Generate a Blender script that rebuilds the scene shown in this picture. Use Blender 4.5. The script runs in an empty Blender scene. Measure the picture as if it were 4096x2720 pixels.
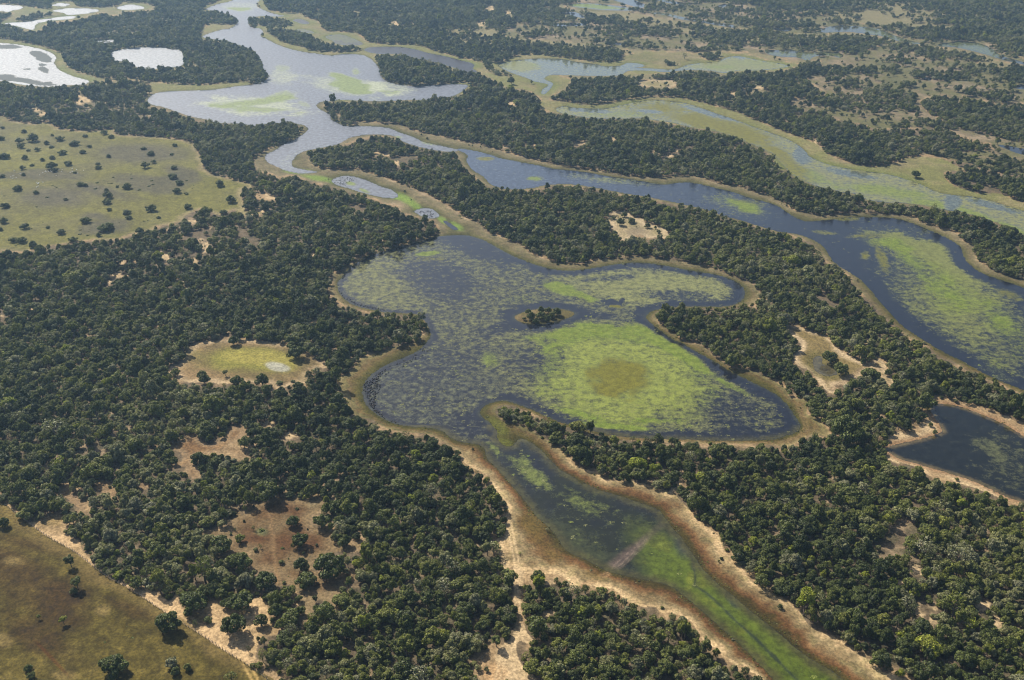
import bpy, math, random
import numpy as np
from mathutils import Vector, kdtree

random.seed(7)
rng = np.random.default_rng(7)
scn = bpy.context.scene
COL = scn.collection

# ------------------------------------------------------------------ camera, sky, sun, exposure
CAM_H = 260.0
LENS_PX = 3982.2            # focal length in pixels of the 4096 wide photograph
PITCH = math.radians(27.353)
cam_data = bpy.data.cameras.new("camera")
cam_data.sensor_width = 36.0
cam_data.lens = 36.0 * LENS_PX / 4096.0
cam_data.clip_start = 1.0
cam_data.clip_end = 40000.0
cam = bpy.data.objects.new("camera", cam_data)
COL.objects.link(cam)
cam.location = (0, 0, CAM_H)
cam.rotation_euler = (math.pi / 2 - PITCH, 0, 0)
scn.camera = cam

SUN_EL = math.radians(43.0)
SUN_AZ = math.radians(-40.0)          # from +Y, negative = to the left of the view
SUN_DIR = Vector((math.sin(SUN_AZ) * math.cos(SUN_EL), math.cos(SUN_AZ) * math.cos(SUN_EL), math.sin(SUN_EL)))
world = bpy.data.worlds.new("World")
scn.world = world
world.use_nodes = True
wn = world.node_tree
wn.nodes.clear()
sky = wn.nodes.new("ShaderNodeTexSky")
sky.sky_type = 'NISHITA'
sky.sun_disc = False
sky.sun_elevation = SUN_EL
sky.sun_rotation = SUN_AZ
sky.air_density = 1.0
sky.dust_density = 3.0
sky.ozone_density = 1.5
bg = wn.nodes.new("ShaderNodeBackground")
bg.inputs["Strength"].default_value = 0.08
wo = wn.nodes.new("ShaderNodeOutputWorld")
wn.links.new(sky.outputs[0], bg.inputs[0])
wn.links.new(bg.outputs[0], wo.inputs[0])

sun_data = bpy.data.lights.new("sun", 'SUN')
sun_data.energy = 5.0
sun_data.angle = math.radians(0.53)
sun_data.color = (1.0, 0.93, 0.82)
sun = bpy.data.objects.new("sun", sun_data)
COL.objects.link(sun)
sun.location = (0, 0, 800)
sun.rotation_euler = SUN_DIR.to_track_quat('Z', 'Y').to_euler()

scn.view_settings.view_transform = 'Standard'
scn.view_settings.look = 'None'
scn.view_settings.exposure = 0.82
scn.view_settings.gamma = 1.0
scn.view_settings.use_curve_mapping = False
scn.render.engine = 'CYCLES'
scn.cycles.filter_width = 1.15
scn.cycles.max_bounces = 6
scn.cycles.diffuse_bounces = 2
scn.cycles.glossy_bounces = 2
scn.cycles.transmission_bounces = 2
scn.cycles.volume_bounces = 0
scn.cycles.transparent_max_bounces = 4

# ------------------------------------------------------------------ survey: map points read from the photograph onto the ground
K = 1.73486
CP, SP = math.cos(PITCH), math.sin(PITCH)

def ground(x, y, z=0.0):
    """photo reading (overview pixels) -> ground plan metres on the plane z"""
    x = np.asarray(x, float); y = np.asarray(y, float)
    u = (x * K - 2048.0) / LENS_PX
    v = (1360.0 - y * K) / LENS_PX
    dz = -SP + v * CP
    dy = CP + v * SP
    t = (z - CAM_H) / dz
    return u * t, dy * t

def view(px, py, pz):
    """plan metres -> overview pixels"""
    d = py * CP - (pz - CAM_H) * SP
    u = px / d
    v = (py * SP + (pz - CAM_H) * CP) / d
    return (u * LENS_PX + 2048.0) / K, (1360.0 - v * LENS_PX) / K

def px_per_m(py):
    return LENS_PX / K / (py * CP + CAM_H * SP)

def smooth(pts, n=4):
    p = np.array(pts, float)
    a, b, c, d = np.roll(p, 1, 0), p, np.roll(p, -1, 0), np.roll(p, -2, 0)
    out = []
    for t in np.arange(n) / n:
        out.append(0.5 * ((2 * b) + (-a + c) * t + (2 * a - 5 * b + 4 * c - d) * t * t + (-a + 3 * b - 3 * c + d) * t ** 3))
    return np.stack(out, 1).reshape(-1, 2)

def plan(pts, n=4):
    s = smooth(pts, n)
    x, y = ground(s[:, 0], s[:, 1])
    return np.stack([x, y], 1)

class Pts:
    """a point set sorted by y, for fast even-odd tests"""
    def __init__(self, x, y):
        self.n = len(x)
        self.o = np.argsort(y, kind='stable')
        self.x = x[self.o]; self.y = y[self.o]
    def inside(self, poly):
        f = np.zeros(self.n, bool)
        x0, y0 = poly[:, 0], poly[:, 1]
        x1, y1 = np.roll(x0, -1), np.roll(y0, -1)
        lo = np.searchsorted(self.y, np.minimum(y0, y1), 'left')
        hi = np.searchsorted(self.y, np.maximum(y0, y1), 'left')
        for k in range(len(x0)):
            a, b = lo[k], hi[k]
            if b > a:
                xi = x0[k] + (self.y[a:b] - y0[k]) * ((x1[k] - x0[k]) / (y1[k] - y0[k]))
                f[a:b] ^= self.x[a:b] < xi
        r = np.empty(self.n, bool); r[self.o] = f
        return r

def hash2(ix, iy, s):
    h = (ix.astype(np.int64) * 374761393 + iy.astype(np.int64) * 668265263 + s * 1442695041) & 0x7fffffff
    h = ((h ^ (h >> 13)) * 1274126177) & 0x7fffffff
    return ((h ^ (h >> 16)) & 0xffff) / 65535.0

def vnoise(x, y, s=0):
    fx, fy = np.floor(x), np.floor(y)
    tx, ty = x - fx, y - fy
    tx = tx * tx * (3 - 2 * tx); ty = ty * ty * (3 - 2 * ty)
    a, b = hash2(fx, fy, s), hash2(fx + 1, fy, s)
    c, d = hash2(fx, fy + 1, s), hash2(fx + 1, fy + 1, s)
    return (a + (b - a) * tx) * (1 - ty) + (c + (d - c) * tx) * ty

def fbm(x, y, size, s=0, o=4):
    r = 0; w = 0; a = 1.0
    for k in range(o):
        r = r + a * vnoise(x / size * 2 ** k + 17.3 * k, y / size * 2 ** k - 9.1 * k, s + k)
        w += a; a *= 0.55
    return r / w

def sstep(a, b, v):
    t = np.clip((v - a) / (b - a), 0, 1)
    return t * t * (3 - 2 * t)

# ---- shorelines (visible outlines of the water)
WATER = {}
WATER['lagoon'] = [(1065,542),(1000,547),(970,557),(935,566),(900,576),(858,588),(830,602),(805,620),(788,640),(778,655),(783,675),(798,692),(820,705),(853,713),(890,720),(930,722),(962,726),(982,744),(993,767),(988,784),(965,808),(940,821),(902,836),(877,849),(855,866),(840,884),(836,904),(842,929),(860,949),(885,966),(915,978),(952,984),(990,986),(1020,994),(1040,1009),(1065,1019),(1100,1024),(1118,1036),(1122,1056),(1137,1071),(1160,1096),(1180,1119),(1205,1149),(1225,1174),(1240,1195),(1262,1212),(1285,1238),(1305,1268),(1355,1293),(1400,1316),(1435,1326),(1530,1346),(1570,1368),(1618,1408),(1668,1453),(1718,1498),(1770,1551),(1850,1630),(2040,1630),(1946,1568),(1920,1548),(1883,1528),(1846,1503),(1808,1471),(1771,1440),(1730,1408),(1693,1376),(1655,1346),(1620,1311),(1600,1281),(1575,1246),(1550,1216),(1530,1191),(1518,1176),(1475,1159),(1430,1144),(1380,1129),(1330,1104),(1293,1084),(1263,1054),(1243,1034),(1218,1017),(1198,1012),(1180,1029),(1160,1026),(1146,1010),(1146,994),(1128,974),(1110,959),(1108,947),(1120,934),(1140,927),(1165,924),(1195,933),(1230,946),(1280,969),(1320,981),(1380,996),(1430,1006),(1505,1011),(1580,1013),(1655,1016),(1771,1014),(1808,1006),(1836,996),(1846,981),(1836,964),(1821,941),(1803,921),(1783,906),(1730,879),(1680,854),(1643,831),(1605,811),(1573,791),(1555,784),(1530,767),(1505,749),(1490,734),(1495,722),(1515,714),(1570,707),(1643,707),(1665,707),(1695,702),(1713,689),(1718,674),(1708,657),(1680,642),(1643,632),(1593,624),(1530,612),(1480,606),(1443,607),(1393,614),(1343,622),(1300,624),(1255,617),(1218,604),(1180,589),(1140,567),(1110,552)]
WATER['duck_pond'] = [(765,417),(785,407),(808,406),(840,414),(878,430),(905,439),(918,452),(903,457),(865,452),(828,442),(803,434),(778,427)]
WATER['small_pool'] = [(955,487),(980,480),(1000,484),(1013,497),(1000,503),(978,501)]
WATER['streamlet'] = [(1022,511),(1030,510),(1042,518),(1056,527),(1050,531),(1035,523)]
WATER['river'] = [(540,-25),(538,0),(500,10),(475,22),(500,25),(538,38),(550,48),(543,58),(530,66),(513,68),(480,78),(468,86),(513,93),(550,103),(583,115),(590,123),(603,143),(605,160),(621,175),(605,190),(590,194),(538,200),(500,206),(450,209),(400,210),(363,214),(345,223),(341,233),(350,241),(375,246),(400,255),(438,268),(475,275),(500,283),(550,285),(590,289),(615,285),(640,284),(665,280),(685,285),(700,289),(711,298),(698,310),(675,324),(653,333),(633,347),(613,357),(615,372),(633,382),(665,395),(700,400),(735,397),(700,391),(673,382),(680,362),(700,349),(738,341),(780,332),(808,317),(840,311),(865,310),(903,312),(928,325),(945,332),(990,344),(1040,350),(1054,345),(1015,336),(978,328),(953,316),(923,306),(890,294),(840,291),(795,290),(765,276),(763,266),(740,253),(729,243),(742,234),(765,233),(788,230),(848,233),(890,233),(945,230),(978,230),(1003,225),(1035,223),(1053,218),(1075,203),(1078,196),(1040,194),(1003,196),(953,198),(915,194),(890,186),(878,175),(875,160),(865,145),(845,130),(820,125),(795,124),(765,128),(740,125),(703,120),(673,114),(640,103),(615,90),(600,83),(606,75),(600,66),(578,62),(572,50),(582,42),(600,37),(640,38),(668,38),(640,34),(613,25),(592,14),(598,0),(612,-25)]
WATER['east_arm'] = [(1054,345),(1078,357),(1076,372),(1090,392),(1115,407),(1130,424),(1153,433),(1180,437),(1230,433),(1255,427),(1293,424),(1330,426),(1368,432),(1405,439),(1443,446),(1493,454),(1543,464),(1580,472),(1630,484),(1668,497),(1705,507),(1743,519),(1788,532),(1821,537),(1846,542),(1883,557),(1903,574),(1913,592),(1933,612),(1958,627),(1983,644),(2008,669),(2026,692),(2051,719),(2076,747),(2103,767),(2133,786),(2171,809),(2221,834),(2271,861),(2321,884),(2361,899),(2500,955),(2500,712),(2361,664),(2333,654),(2296,642),(2258,627),(2233,607),(2221,589),(2213,569),(2191,554),(2158,537),(2121,522),(2083,508),(2046,502),(1996,501),(1958,502),(1921,506),(1866,511),(1846,507),(1821,494),(1796,477),(1771,467),(1730,457),(1693,444),(1643,432),(1605,423),(1568,421),(1530,426),(1493,420),(1455,414),(1405,407),(1355,398),(1305,392),(1280,390),(1243,382),(1180,370),(1153,365),(1128,356),(1090,347),(1065,343)]
WATER['long_lagoon'] = [(840,115),(850,110),(878,108),(915,108),(953,113),(990,123),(1028,130),(1065,140),(1093,148),(1090,158),(1100,166),(1080,168),(1060,161),(1028,150),(1003,143),(965,135),(940,128),(915,124),(878,124),(853,121)]
WATER['marsh_pool'] = [(673,46),(692,44),(710,50),(712,55),(698,55),(682,50)]
WATER['marsh_pool.001'] = [(683,69),(703,68),(725,75),(710,76)]
WATER['marsh_pool.002'] = [(750,85),(770,80),(790,80),(805,85),(833,98),(830,104),(790,103),(775,100),(765,93)]
WATER['white_lagoon'] = [(-130,93),(0,99),(50,104),(100,115),(123,125),(129,135),(125,145),(135,160),(150,168),(175,178),(205,186),(193,195),(155,196),(125,200),(75,198),(38,193),(0,186),(-130,168)]
WATER['round_pond'] = [(255,123),(275,115),(313,110),(350,109),(380,110),(395,114),(413,115),(423,128),(423,145),(413,153),(388,155),(370,153),(358,159),(325,158),(303,148),(292,141),(265,140)]
WATER['forest_pond'] = [(226,93),(265,92),(258,97),(235,101),(226,100)]
WATER['far_pond'] = [(120,25),(150,20),(190,19),(230,23),(213,29),(170,34),(155,35),(148,30)]
WATER['far_pond.001'] = [(5,53),(50,51),(88,46),(125,41),(170,37),(168,43),(113,48),(83,56),(78,68),(65,67),(38,60),(12,56)]
WATER['far_pond.002'] = [(-60,10),(0,11),(45,13),(53,19),(25,25),(15,28),(0,25),(-60,26)]
WATER['far_pond.003'] = [(120,11),(140,7),(163,10),(150,14),(125,14)]
WATER['far_pond.004'] = [(268,19),(283,13),(310,11),(335,18),(320,21),(290,23)]
WATER['shallow_lagoon'] = [(1150,148),(1180,140),(1243,135),(1293,136),(1330,143),(1375,148),(1393,153),(1430,152),(1448,145),(1480,148),(1485,153),(1465,156),(1500,158),(1555,160),(1585,150),(1625,145),(1655,143),(1675,133),(1705,130),(1743,138),(1771,143),(1796,146),(1818,153),(1803,156),(1771,161),(1705,163),(1668,168),(1640,163),(1593,161),(1568,163),(1530,166),(1500,163),(1450,163),(1430,173),(1385,175),(1300,173),(1268,173),(1254,182),(1274,192),(1268,205),(1256,217),(1248,215),(1252,206),(1264,195),(1230,187),(1215,180),(1180,168),(1155,156)]
WATER['marsh_river'] = [(1283,250),(1305,244),(1318,248),(1355,250),(1393,250),(1430,243),(1468,235),(1505,230),(1543,233),(1580,238),(1618,250),(1655,263),(1705,280),(1743,295),(1771,304),(1821,323),(1851,343),(1866,360),(1896,375),(1933,385),(1971,391),(2046,402),(2083,412),(2121,424),(2158,442),(2196,450),(2246,454),(2296,467),(2361,487),(2500,530),(2500,592),(2361,541),(2333,527),(2296,512),(2246,497),(2208,487),(2183,485),(2141,474),(2096,469),(2046,467),(2006,462),(1971,447),(1946,444),(1908,434),(1883,429),(1853,417),(1838,407),(1821,400),(1813,388),(1796,370),(1783,355),(1771,349),(1730,330),(1693,315),(1655,303),(1630,295),(1593,293),(1555,283),(1520,278),(1480,273),(1455,273),(1405,273),(1368,273),(1335,268),(1305,263),(1288,258)]
WATER['far_lagoon'] = [(1310,11),(1330,8),(1380,9),(1430,15),(1460,20),(1450,24),(1393,23),(1355,19),(1325,16)]
WATER['far_lagoon.001'] = [(1405,-4),(1440,-6),(1475,5),(1490,13),(1478,18),(1455,13),(1430,5)]
WATER['far_lagoon.002'] = [(1300,31),(1325,28),(1350,39),(1340,41),(1320,36)]
WATER['far_lagoon.003'] = [(1273,56),(1305,53),(1358,55),(1335,59),(1278,60)]
WATER['far_stream'] = [(1493,29),(1518,29),(1555,35),(1605,46),(1655,52),(1698,60),(1694,64),(1655,58),(1618,51),(1568,44),(1540,36)]
WATER['far_lagoon.004'] = [(1413,98),(1450,100),(1430,104)]
WATER['far_stream.001'] = [(1508,-3),(1550,3),(1605,9),(1580,11),(1538,6)]
WATER['far_lagoon.005'] = [(1653,14),(1673,9),(1680,15),(1662,17)]
WATER['far_river'] = [(1893,68),(1921,60),(1946,59),(1996,63),(2033,69),(2058,80),(2096,93),(2126,100),(2108,101),(2066,93),(2033,83),(1996,78),(1958,73),(1921,74),(1896,75)]
WATER['far_river.001'] = [(2158,105),(2191,98),(2221,96),(2258,100),(2288,113),(2308,128),(2361,143),(2470,168),(2470,178),(2361,149),(2321,140),(2271,125),(2233,115),(2196,108)]
WATER['far_lagoon.006'] = [(1783,66),(1821,64),(1823,71),(1796,71)]
WATER['blue_lagoon'] = [(1765,114),(1786,116),(1821,114),(1858,121),(1908,120),(1943,125),(1938,133),(1911,128),(1878,130),(1868,137),(1858,139),(1841,133),(1808,131),(1771,125)]
WATER['blue_pond'] = [(2131,179),(2148,180),(2146,185),(2132,185)]
WATER['edge_pond'] = [(2328,200),(2361,195),(2450,197),(2450,210),(2361,206)]
WATER['edge_stream'] = [(2303,334),(2361,343),(2470,360),(2470,375),(2361,357),(2320,343)]
WATER['dark_pond'] = [(2146,934),(2171,931),(2208,936),(2246,949),(2283,964),(2321,981),(2361,1006),(2480,1070),(2480,1210),(2361,1159),(2321,1146),(2271,1121),(2221,1101),(2171,1086),(2121,1071),(2083,1061),(2058,1049),(2043,1034),(2071,1024),(2108,1016),(2146,1006),(2171,996),(2168,984),(2158,966),(2148,951)]
WATER['clearing_pool'] = [(1875,831),(1883,821),(1896,824),(1896,839),(1921,846),(1931,861),(1916,866),(1896,864),(1878,851)]
ISLET = [(1185,732),(1205,744),(1243,747),(1280,742),(1310,734),(1325,724),(1315,717),(1288,712),(1243,712),(1205,720)]

# ---- open land without closed forest: (kind, outline)
OPEN = []
def op(kind, pts): OPEN.append((kind, pts))
op('bank', [(1002,508),(1013,532),(1000,545),(975,556),(900,576),(840,596),(800,616),(782,632),(765,632),(770,652),(760,665),(770,685),(790,702),(815,709),(853,720),(885,722),(890,716),(965,722),(984,742),(984,767),(963,782),(958,792),(910,801),(880,812),(830,829),(818,847),(795,866),(780,872),(785,902),(798,924),(815,954),(828,964),(860,969),(890,989),(928,997),(965,1000),(1003,1007),(1028,1024),(1055,1042),(1070,1069),(1090,1080),(1120,1097),(1140,1127),(1165,1159),(1170,1176),(1165,1200),(1163,1226),(1145,1249),(1153,1276),(1158,1311),(1181,1311),(1200,1323),(1253,1326),(1298,1331),(1320,1356),(1343,1350),(1375,1356),(1413,1361),(1445,1386),(1480,1401),(1510,1402),(1525,1416),(1555,1416),(1593,1436),(1610,1461),(1630,1488),(1655,1498),(1668,1518),(1693,1534),(1718,1536),(1730,1551),(1755,1568),(1790,1650),(2170,1650),(2083,1568),(2035,1553),(2015,1533),(1985,1513),(1925,1471),(1890,1458),(1863,1443),(1845,1416),(1820,1391),(1771,1367),(1730,1341),(1710,1311),(1668,1271),(1663,1246),(1630,1218),(1605,1198),(1588,1176),(1575,1162),(1550,1139),(1518,1128),(1488,1119),(1443,1111),(1393,1109),(1380,1091),(1350,1086),(1320,1071),(1310,1054),(1275,1026),(1250,1009),(1225,994),(1205,984),(1181,979),(1165,976),(1148,964),(1143,951),(1150,939),(1180,935),(1205,944),(1243,959),(1270,968),(1310,981),(1350,990),(1393,994),(1410,1003),(1432,1008),(1505,1012),(1600,1014),(1618,1024),(1668,1020),(1690,1024),(1743,1024),(1771,1026),(1816,1033),(1833,1024),(1871,1004),(1911,1009),(1906,989),(1878,964),(1858,954),(1861,924),(1823,919),(1808,896),(1771,874),(1730,856),(1690,851),(1655,829),(1618,799),(1580,789),(1543,762),(1518,747),(1513,730),(1523,717),(1570,706),(1665,706),(1700,704),(1738,702),(1750,674),(1735,657),(1705,644),(1675,632),(1643,620),(1618,614),(1580,607),(1555,602),(1518,597),(1468,592),(1430,597),(1380,600),(1343,612),(1300,609),(1253,597),(1218,582),(1205,567),(1180,561),(1158,549),(1123,537),(1103,517),(1075,504),(1053,489),(1025,472),(990,452),(960,439),(928,427),(875,407),(840,397),(810,390),(775,392),(735,388),(716,372),(708,356),(700,350),(676,362),(672,383),(690,390),(735,398),(665,396),(632,383),(614,372),(612,357),(590,366),(583,378),(596,398),(615,397),(645,410),(672,404),(705,416),(735,424),(750,430),(780,437),(808,447),(840,452),(873,462),(885,472),(915,475),(925,490),(958,497),(980,505)])
op('bank', [(590,366),(618,347),(653,330),(690,318),(697,296),(714,290),(718,300),(705,316),(660,340),(618,365)])
op('bank', [(780,334),(808,318),(838,310),(862,309),(850,318),(825,322),(800,333)])
op('bank', [(730,238),(745,240),(752,252),(770,262),(780,270),(803,280),(840,282),(873,285),(923,287),(945,300),(990,310),(1028,317),(1065,327),(1115,337),(1180,356),(1230,370),(1305,385),(1340,391),(1393,397),(1443,406),(1505,411),(1568,407),(1605,409),(1655,424),(1705,432),(1730,442),(1771,453),(1808,470),(1833,487),(1871,495),(1896,500),(1958,492),(1996,492),(2036,495),(2071,497),(2106,502),(2121,512),(2161,527),(2183,532),(2206,540),(2216,555),(2241,570),(2251,600),(2268,612),(2291,627),(2321,637),(2361,650),(2500,695),(2500,975),(2361,912),(2333,902),(2308,884),(2278,877),(2258,861),(2233,857),(2196,834),(2163,822),(2141,799),(2103,784),(2073,762),(2066,752),(2036,729),(2016,707),(1996,687),(1968,657),(1956,632),(1931,612),(1911,606),(1883,577),(1873,562),(1846,552),(1821,540),(1788,532),(1743,519),(1705,507),(1668,497),(1630,484),(1580,474),(1555,473),(1518,463),(1493,454),(1425,449),(1405,440),(1368,434),(1300,428),(1255,429),(1233,439),(1180,437),(1153,434),(1128,429),(1105,419),(1093,407),(1073,392),(1055,370),(1046,350),(990,345),(940,330),(903,313),(865,309)])
op('marsh', [(598,-25),(610,8),(620,23),(653,30),(693,33),(705,40),(728,48),(740,58),(745,70),(778,74),(815,75),(838,88),(858,100),(915,103),(965,105),(990,115),(1028,125),(1065,135),(1103,143),(1125,146),(1148,146),(1160,142),(1180,134),(1200,128),(1255,129),(1330,138),(1380,145),(1418,143),(1438,130),(1468,123),(1530,120),(1593,125),(1630,140),(1655,138),(1663,125),(1693,123),(1730,128),(1771,140),(1808,143),(1843,150),(1831,155),(1796,163),(1750,164),(1693,166),(1668,170),(1640,164),(1593,162),(1530,168),(1500,173),(1488,172),(1443,174),(1385,176),(1300,174),(1290,176),(1315,185),(1313,192),(1300,208),(1268,223),(1273,233),(1300,233),(1318,238),(1355,243),(1395,240),(1430,233),(1470,228),(1518,225),(1568,228),(1605,235),(1643,245),(1693,258),(1730,273),(1771,290),(1808,305),(1858,323),(1891,338),(1906,355),(1946,373),(1996,385),(2033,384),(2066,375),(2083,367),(2121,362),(2171,367),(2205,384),(2225,392),(2200,395),(2175,400),(2190,424),(2221,437),(2258,447),(2308,449),(2361,471),(2500,515),(2500,595),(2361,541),(2296,512),(2246,497),(2183,485),(2096,469),(2006,462),(1971,447),(1908,434),(1853,417),(1825,404),(1814,392),(1796,392),(1785,375),(1771,352),(1730,331),(1693,316),(1655,304),(1593,294),(1480,275),(1368,274),(1335,269),(1288,262),(1262,256),(1240,245),(1250,232),(1240,222),(1215,208),(1180,203),(1160,199),(1140,185),(1133,180),(1112,170),(1098,166),(1065,162),(1003,143),(940,128),(866,124),(868,140),(872,150),(879,175),(895,188),(920,197),(1003,199),(1045,192),(1082,193),(1080,203),(1045,222),(890,230),(740,234),(700,200),(640,120),(596,86),(590,40),(640,34),(600,20)])
op('marsh', [(463,86),(465,70),(480,58),(520,57),(548,58),(535,70),(500,75),(482,82),(475,92)])
op('marsh', [(468,22),(475,12),(500,5),(540,-20),(555,-20),(535,2),(505,14),(480,25)])
op('marsh', [(-130,85),(0,91),(63,100),(113,113),(145,128),(153,153),(188,168),(213,175),(238,182),(313,182),(343,188),(390,194),(450,197),(530,192),(575,190),(560,200),(500,208),(450,211),(410,211),(365,217),(350,214),(348,200),(340,192),(320,186),(250,187),(220,188),(200,193),(155,197),(75,199),(38,194),(0,187),(-130,172)])
op('bank', [(328,232),(345,218),(362,212),(380,210),(350,238),(375,246),(400,256),(438,268),(480,277),(470,281),(435,272),(398,259),(372,250),(345,244)])
op('marsh', [(-70,8),(0,9),(45,11),(60,15),(115,22),(118,8),(140,4),(170,6),(178,15),(240,18),(265,15),(285,8),(330,8),(358,16),(340,25),(300,27),(262,26),(285,32),(262,36),(230,30),(200,40),(172,48),(118,52),(95,70),(60,70),(30,60),(0,55),(5,48),(35,32),(0,28),(-70,28)])
op('savanna', [(1310,8),(1400,-15),(1500,-15),(1600,5),(1690,10),(1771,18),(1808,25),(1871,33),(1933,40),(1946,48),(1983,55),(2041,65),(2071,78),(2116,93),(2171,93),(2216,93),(2271,98),(2308,110),(2328,123),(2361,136),(2480,165),(2480,182),(2361,150),(2308,142),(2233,119),(2171,110),(2121,104),(2046,90),(1996,80),(1946,77),(1896,79),(1846,77),(1808,74),(1771,66),(1700,66),(1640,58),(1560,48),(1490,36),(1440,27),(1380,26),(1320,22)])
op('savanna', [(1896,140),(1961,125),(2000,118),(2046,102),(2081,105),(2096,120),(2146,140),(2208,138),(2271,150),(2361,170),(2480,200),(2480,250),(2361,238),(2296,240),(2246,225),(2161,220),(2121,233),(2133,255),(2153,270),(2196,290),(2246,305),(2321,323),(2361,330),(2480,360),(2480,385),(2361,360),(2333,352),(2296,335),(2221,317),(2183,297),(2133,295),(2071,297),(2021,298),(1996,290),(1971,283),(1921,273),(1903,255),(1853,250),(1821,233),(1871,225),(1911,218),(1866,190),(1871,175),(1901,165)])
op('savanna', [(1225,46),(1300,42),(1360,50),(1400,48),(1480,60),(1560,72),(1620,82),(1700,95),(1771,103),(1850,112),(1900,118),(1960,120),(1940,136),(1890,140),(1830,140),(1771,128),(1690,118),(1600,122),(1530,116),(1460,116),(1400,108),(1340,100),(1280,95),(1200,90),(1160,75)])
op('savanna', [(2225,352),(2300,345),(2361,362),(2470,390),(2470,440),(2361,405),(2320,402),(2270,390),(2235,378),(2160,362),(2120,352),(2160,346)])
op('oval', [(380,854),(420,834),(433,809),(463,794),(525,786),(590,786),(630,792),(660,797),(700,814),(740,834),(753,849),(710,852),(710,884),(685,886),(640,897),(620,882),(590,884),(565,881),(513,887),(488,884),(455,884),(425,882),(400,867)])
op('pasture', [(-160,262),(0,268),(20,278),(55,285),(80,288),(110,283),(133,298),(175,303),(225,303),(263,297),(265,310),(313,315),(375,318),(425,326),(445,330),(455,350),(468,375),(470,392),(500,405),(533,415),(575,425),(582,432),(560,437),(556,450),(562,474),(572,492),(600,490),(600,495),(568,498),(550,494),(538,484),(505,497),(463,482),(425,502),(413,514),(363,522),(350,532),(300,542),(263,554),(213,554),(163,562),(113,570),(88,574),(50,582),(0,580),(-160,600)])
op('meadow', [(1405,494),(1443,487),(1463,505),(1485,505),(1488,518),(1523,525),(1545,542),(1545,557),(1530,549),(1493,550),(1475,542),(1443,554),(1433,554),(1413,534),(1405,514)])
op('glade', [(1811,752),(1833,754),(1883,769),(1911,784),(1931,806),(1958,821),(1983,836),(2003,841),(2021,829),(2038,839),(2043,849),(2041,861),(2061,876),(2058,891),(2035,878),(2021,852),(1988,858),(1983,869),(1958,879),(1951,891),(1926,891),(1921,911),(1896,894),(1883,876),(1868,856),(1838,844),(1828,819),(1846,799),(1841,789),(1820,770)])
op('dry', [(380,1027),(425,1017),(445,999),(463,1017),(488,1024),(518,1015),(525,992),(565,982),(565,1002),(543,1022),(535,1030),(570,1044),(573,1059),(513,1044),(463,1049),(443,1059),(445,1079),(458,1087),(453,1109),(430,1092),(425,1079),(385,1081),(420,1064),(415,1044),(398,1034)])
op('dry', [(218,1124),(240,1110),(273,1125),(273,1144),(245,1141)])
op('dry', [(313,1112),(350,1117),(333,1131),(318,1124)])
op('dry', [(125,1127),(163,1137),(193,1157),(200,1178),(175,1168),(150,1149),(130,1144)])
op('red', [(533,1176),(533,1201),(513,1226),(470,1223),(463,1238),(525,1243),(500,1286),(533,1283),(578,1276),(570,1311),(588,1316),(605,1318),(638,1326),(638,1351),(655,1353),(673,1351),(685,1361),(698,1413),(713,1431),(728,1393),(740,1385),(775,1401),(790,1413),(785,1396),(780,1366),(798,1341),(828,1338),(815,1316),(795,1326),(760,1325),(718,1316),(740,1290),(773,1276),(833,1266),(828,1254),(778,1263),(763,1223),(725,1218),(715,1196),(735,1180),(752,1169),(740,1157),(730,1142),(703,1154),(653,1147),(608,1160),(590,1168),(560,1190),(552,1176)])
op('strip', [(-160,1085),(0,1150),(50,1191),(73,1206),(108,1199),(130,1186),(150,1208),(150,1226),(170,1244),(185,1249),(190,1271),(213,1296),(223,1321),(250,1338),(288,1346),(325,1363),(363,1368),(390,1388),(410,1368),(413,1391),(425,1411),(470,1414),(475,1396),(518,1383),(525,1401),(563,1404),(590,1378),(615,1391),(623,1436),(643,1448),(635,1466),(605,1471),(592,1501),(590,1541),(618,1568),(660,1640),(640,1640),(575,1538),(525,1508),(463,1466),(400,1426),(338,1386),(283,1351),(218,1311),(160,1266),(100,1233),(25,1176),(0,1157),(-160,1090)])
op('brown', [(-160,1085),(0,1155),(25,1176),(100,1233),(160,1266),(218,1311),(283,1351),(338,1386),(400,1426),(463,1466),(525,1508),(575,1538),(660,1640),(-160,1640)])
op('track', [(1192,1311),(1208,1322),(1206,1350),(1200,1375),(1208,1400),(1206,1430),(1212,1455),(1230,1480),(1226,1490),(1200,1480),(1190,1492),(1200,1530),(1235,1565),(1260,1640),(1120,1640),(1113,1538),(1100,1506),(1115,1499),(1140,1502),(1172,1478),(1190,1455),(1190,1400),(1184,1350),(1182,1312)])
op('track', [(1573,1082),(1582,1081),(1584,1100),(1572,1115),(1556,1133),(1540,1142),(1556,1115)])
op('track', [(2143,914),(2183,924),(2221,934),(2263,941),(2286,956),(2321,959),(2333,971),(2361,981),(2480,1045),(2480,1218),(2361,1164),(2333,1159),(2286,1141),(2258,1131),(2233,1121),(2203,1114),(2161,1104),(2133,1094),(2128,1084),(2096,1071),(2073,1069),(2050,1062),(2040,1045),(2043,1016),(2058,1001),(2091,996),(2128,976),(2121,966),(2128,951),(2146,946)])
op('meadow', [(1468,190),(1490,186),(1530,185),(1558,188),(1560,195),(1540,203),(1510,203),(1480,199)])
op('track', [(590,448),(605,447),(640,455),(632,462),(605,460),(592,458)])
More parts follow.
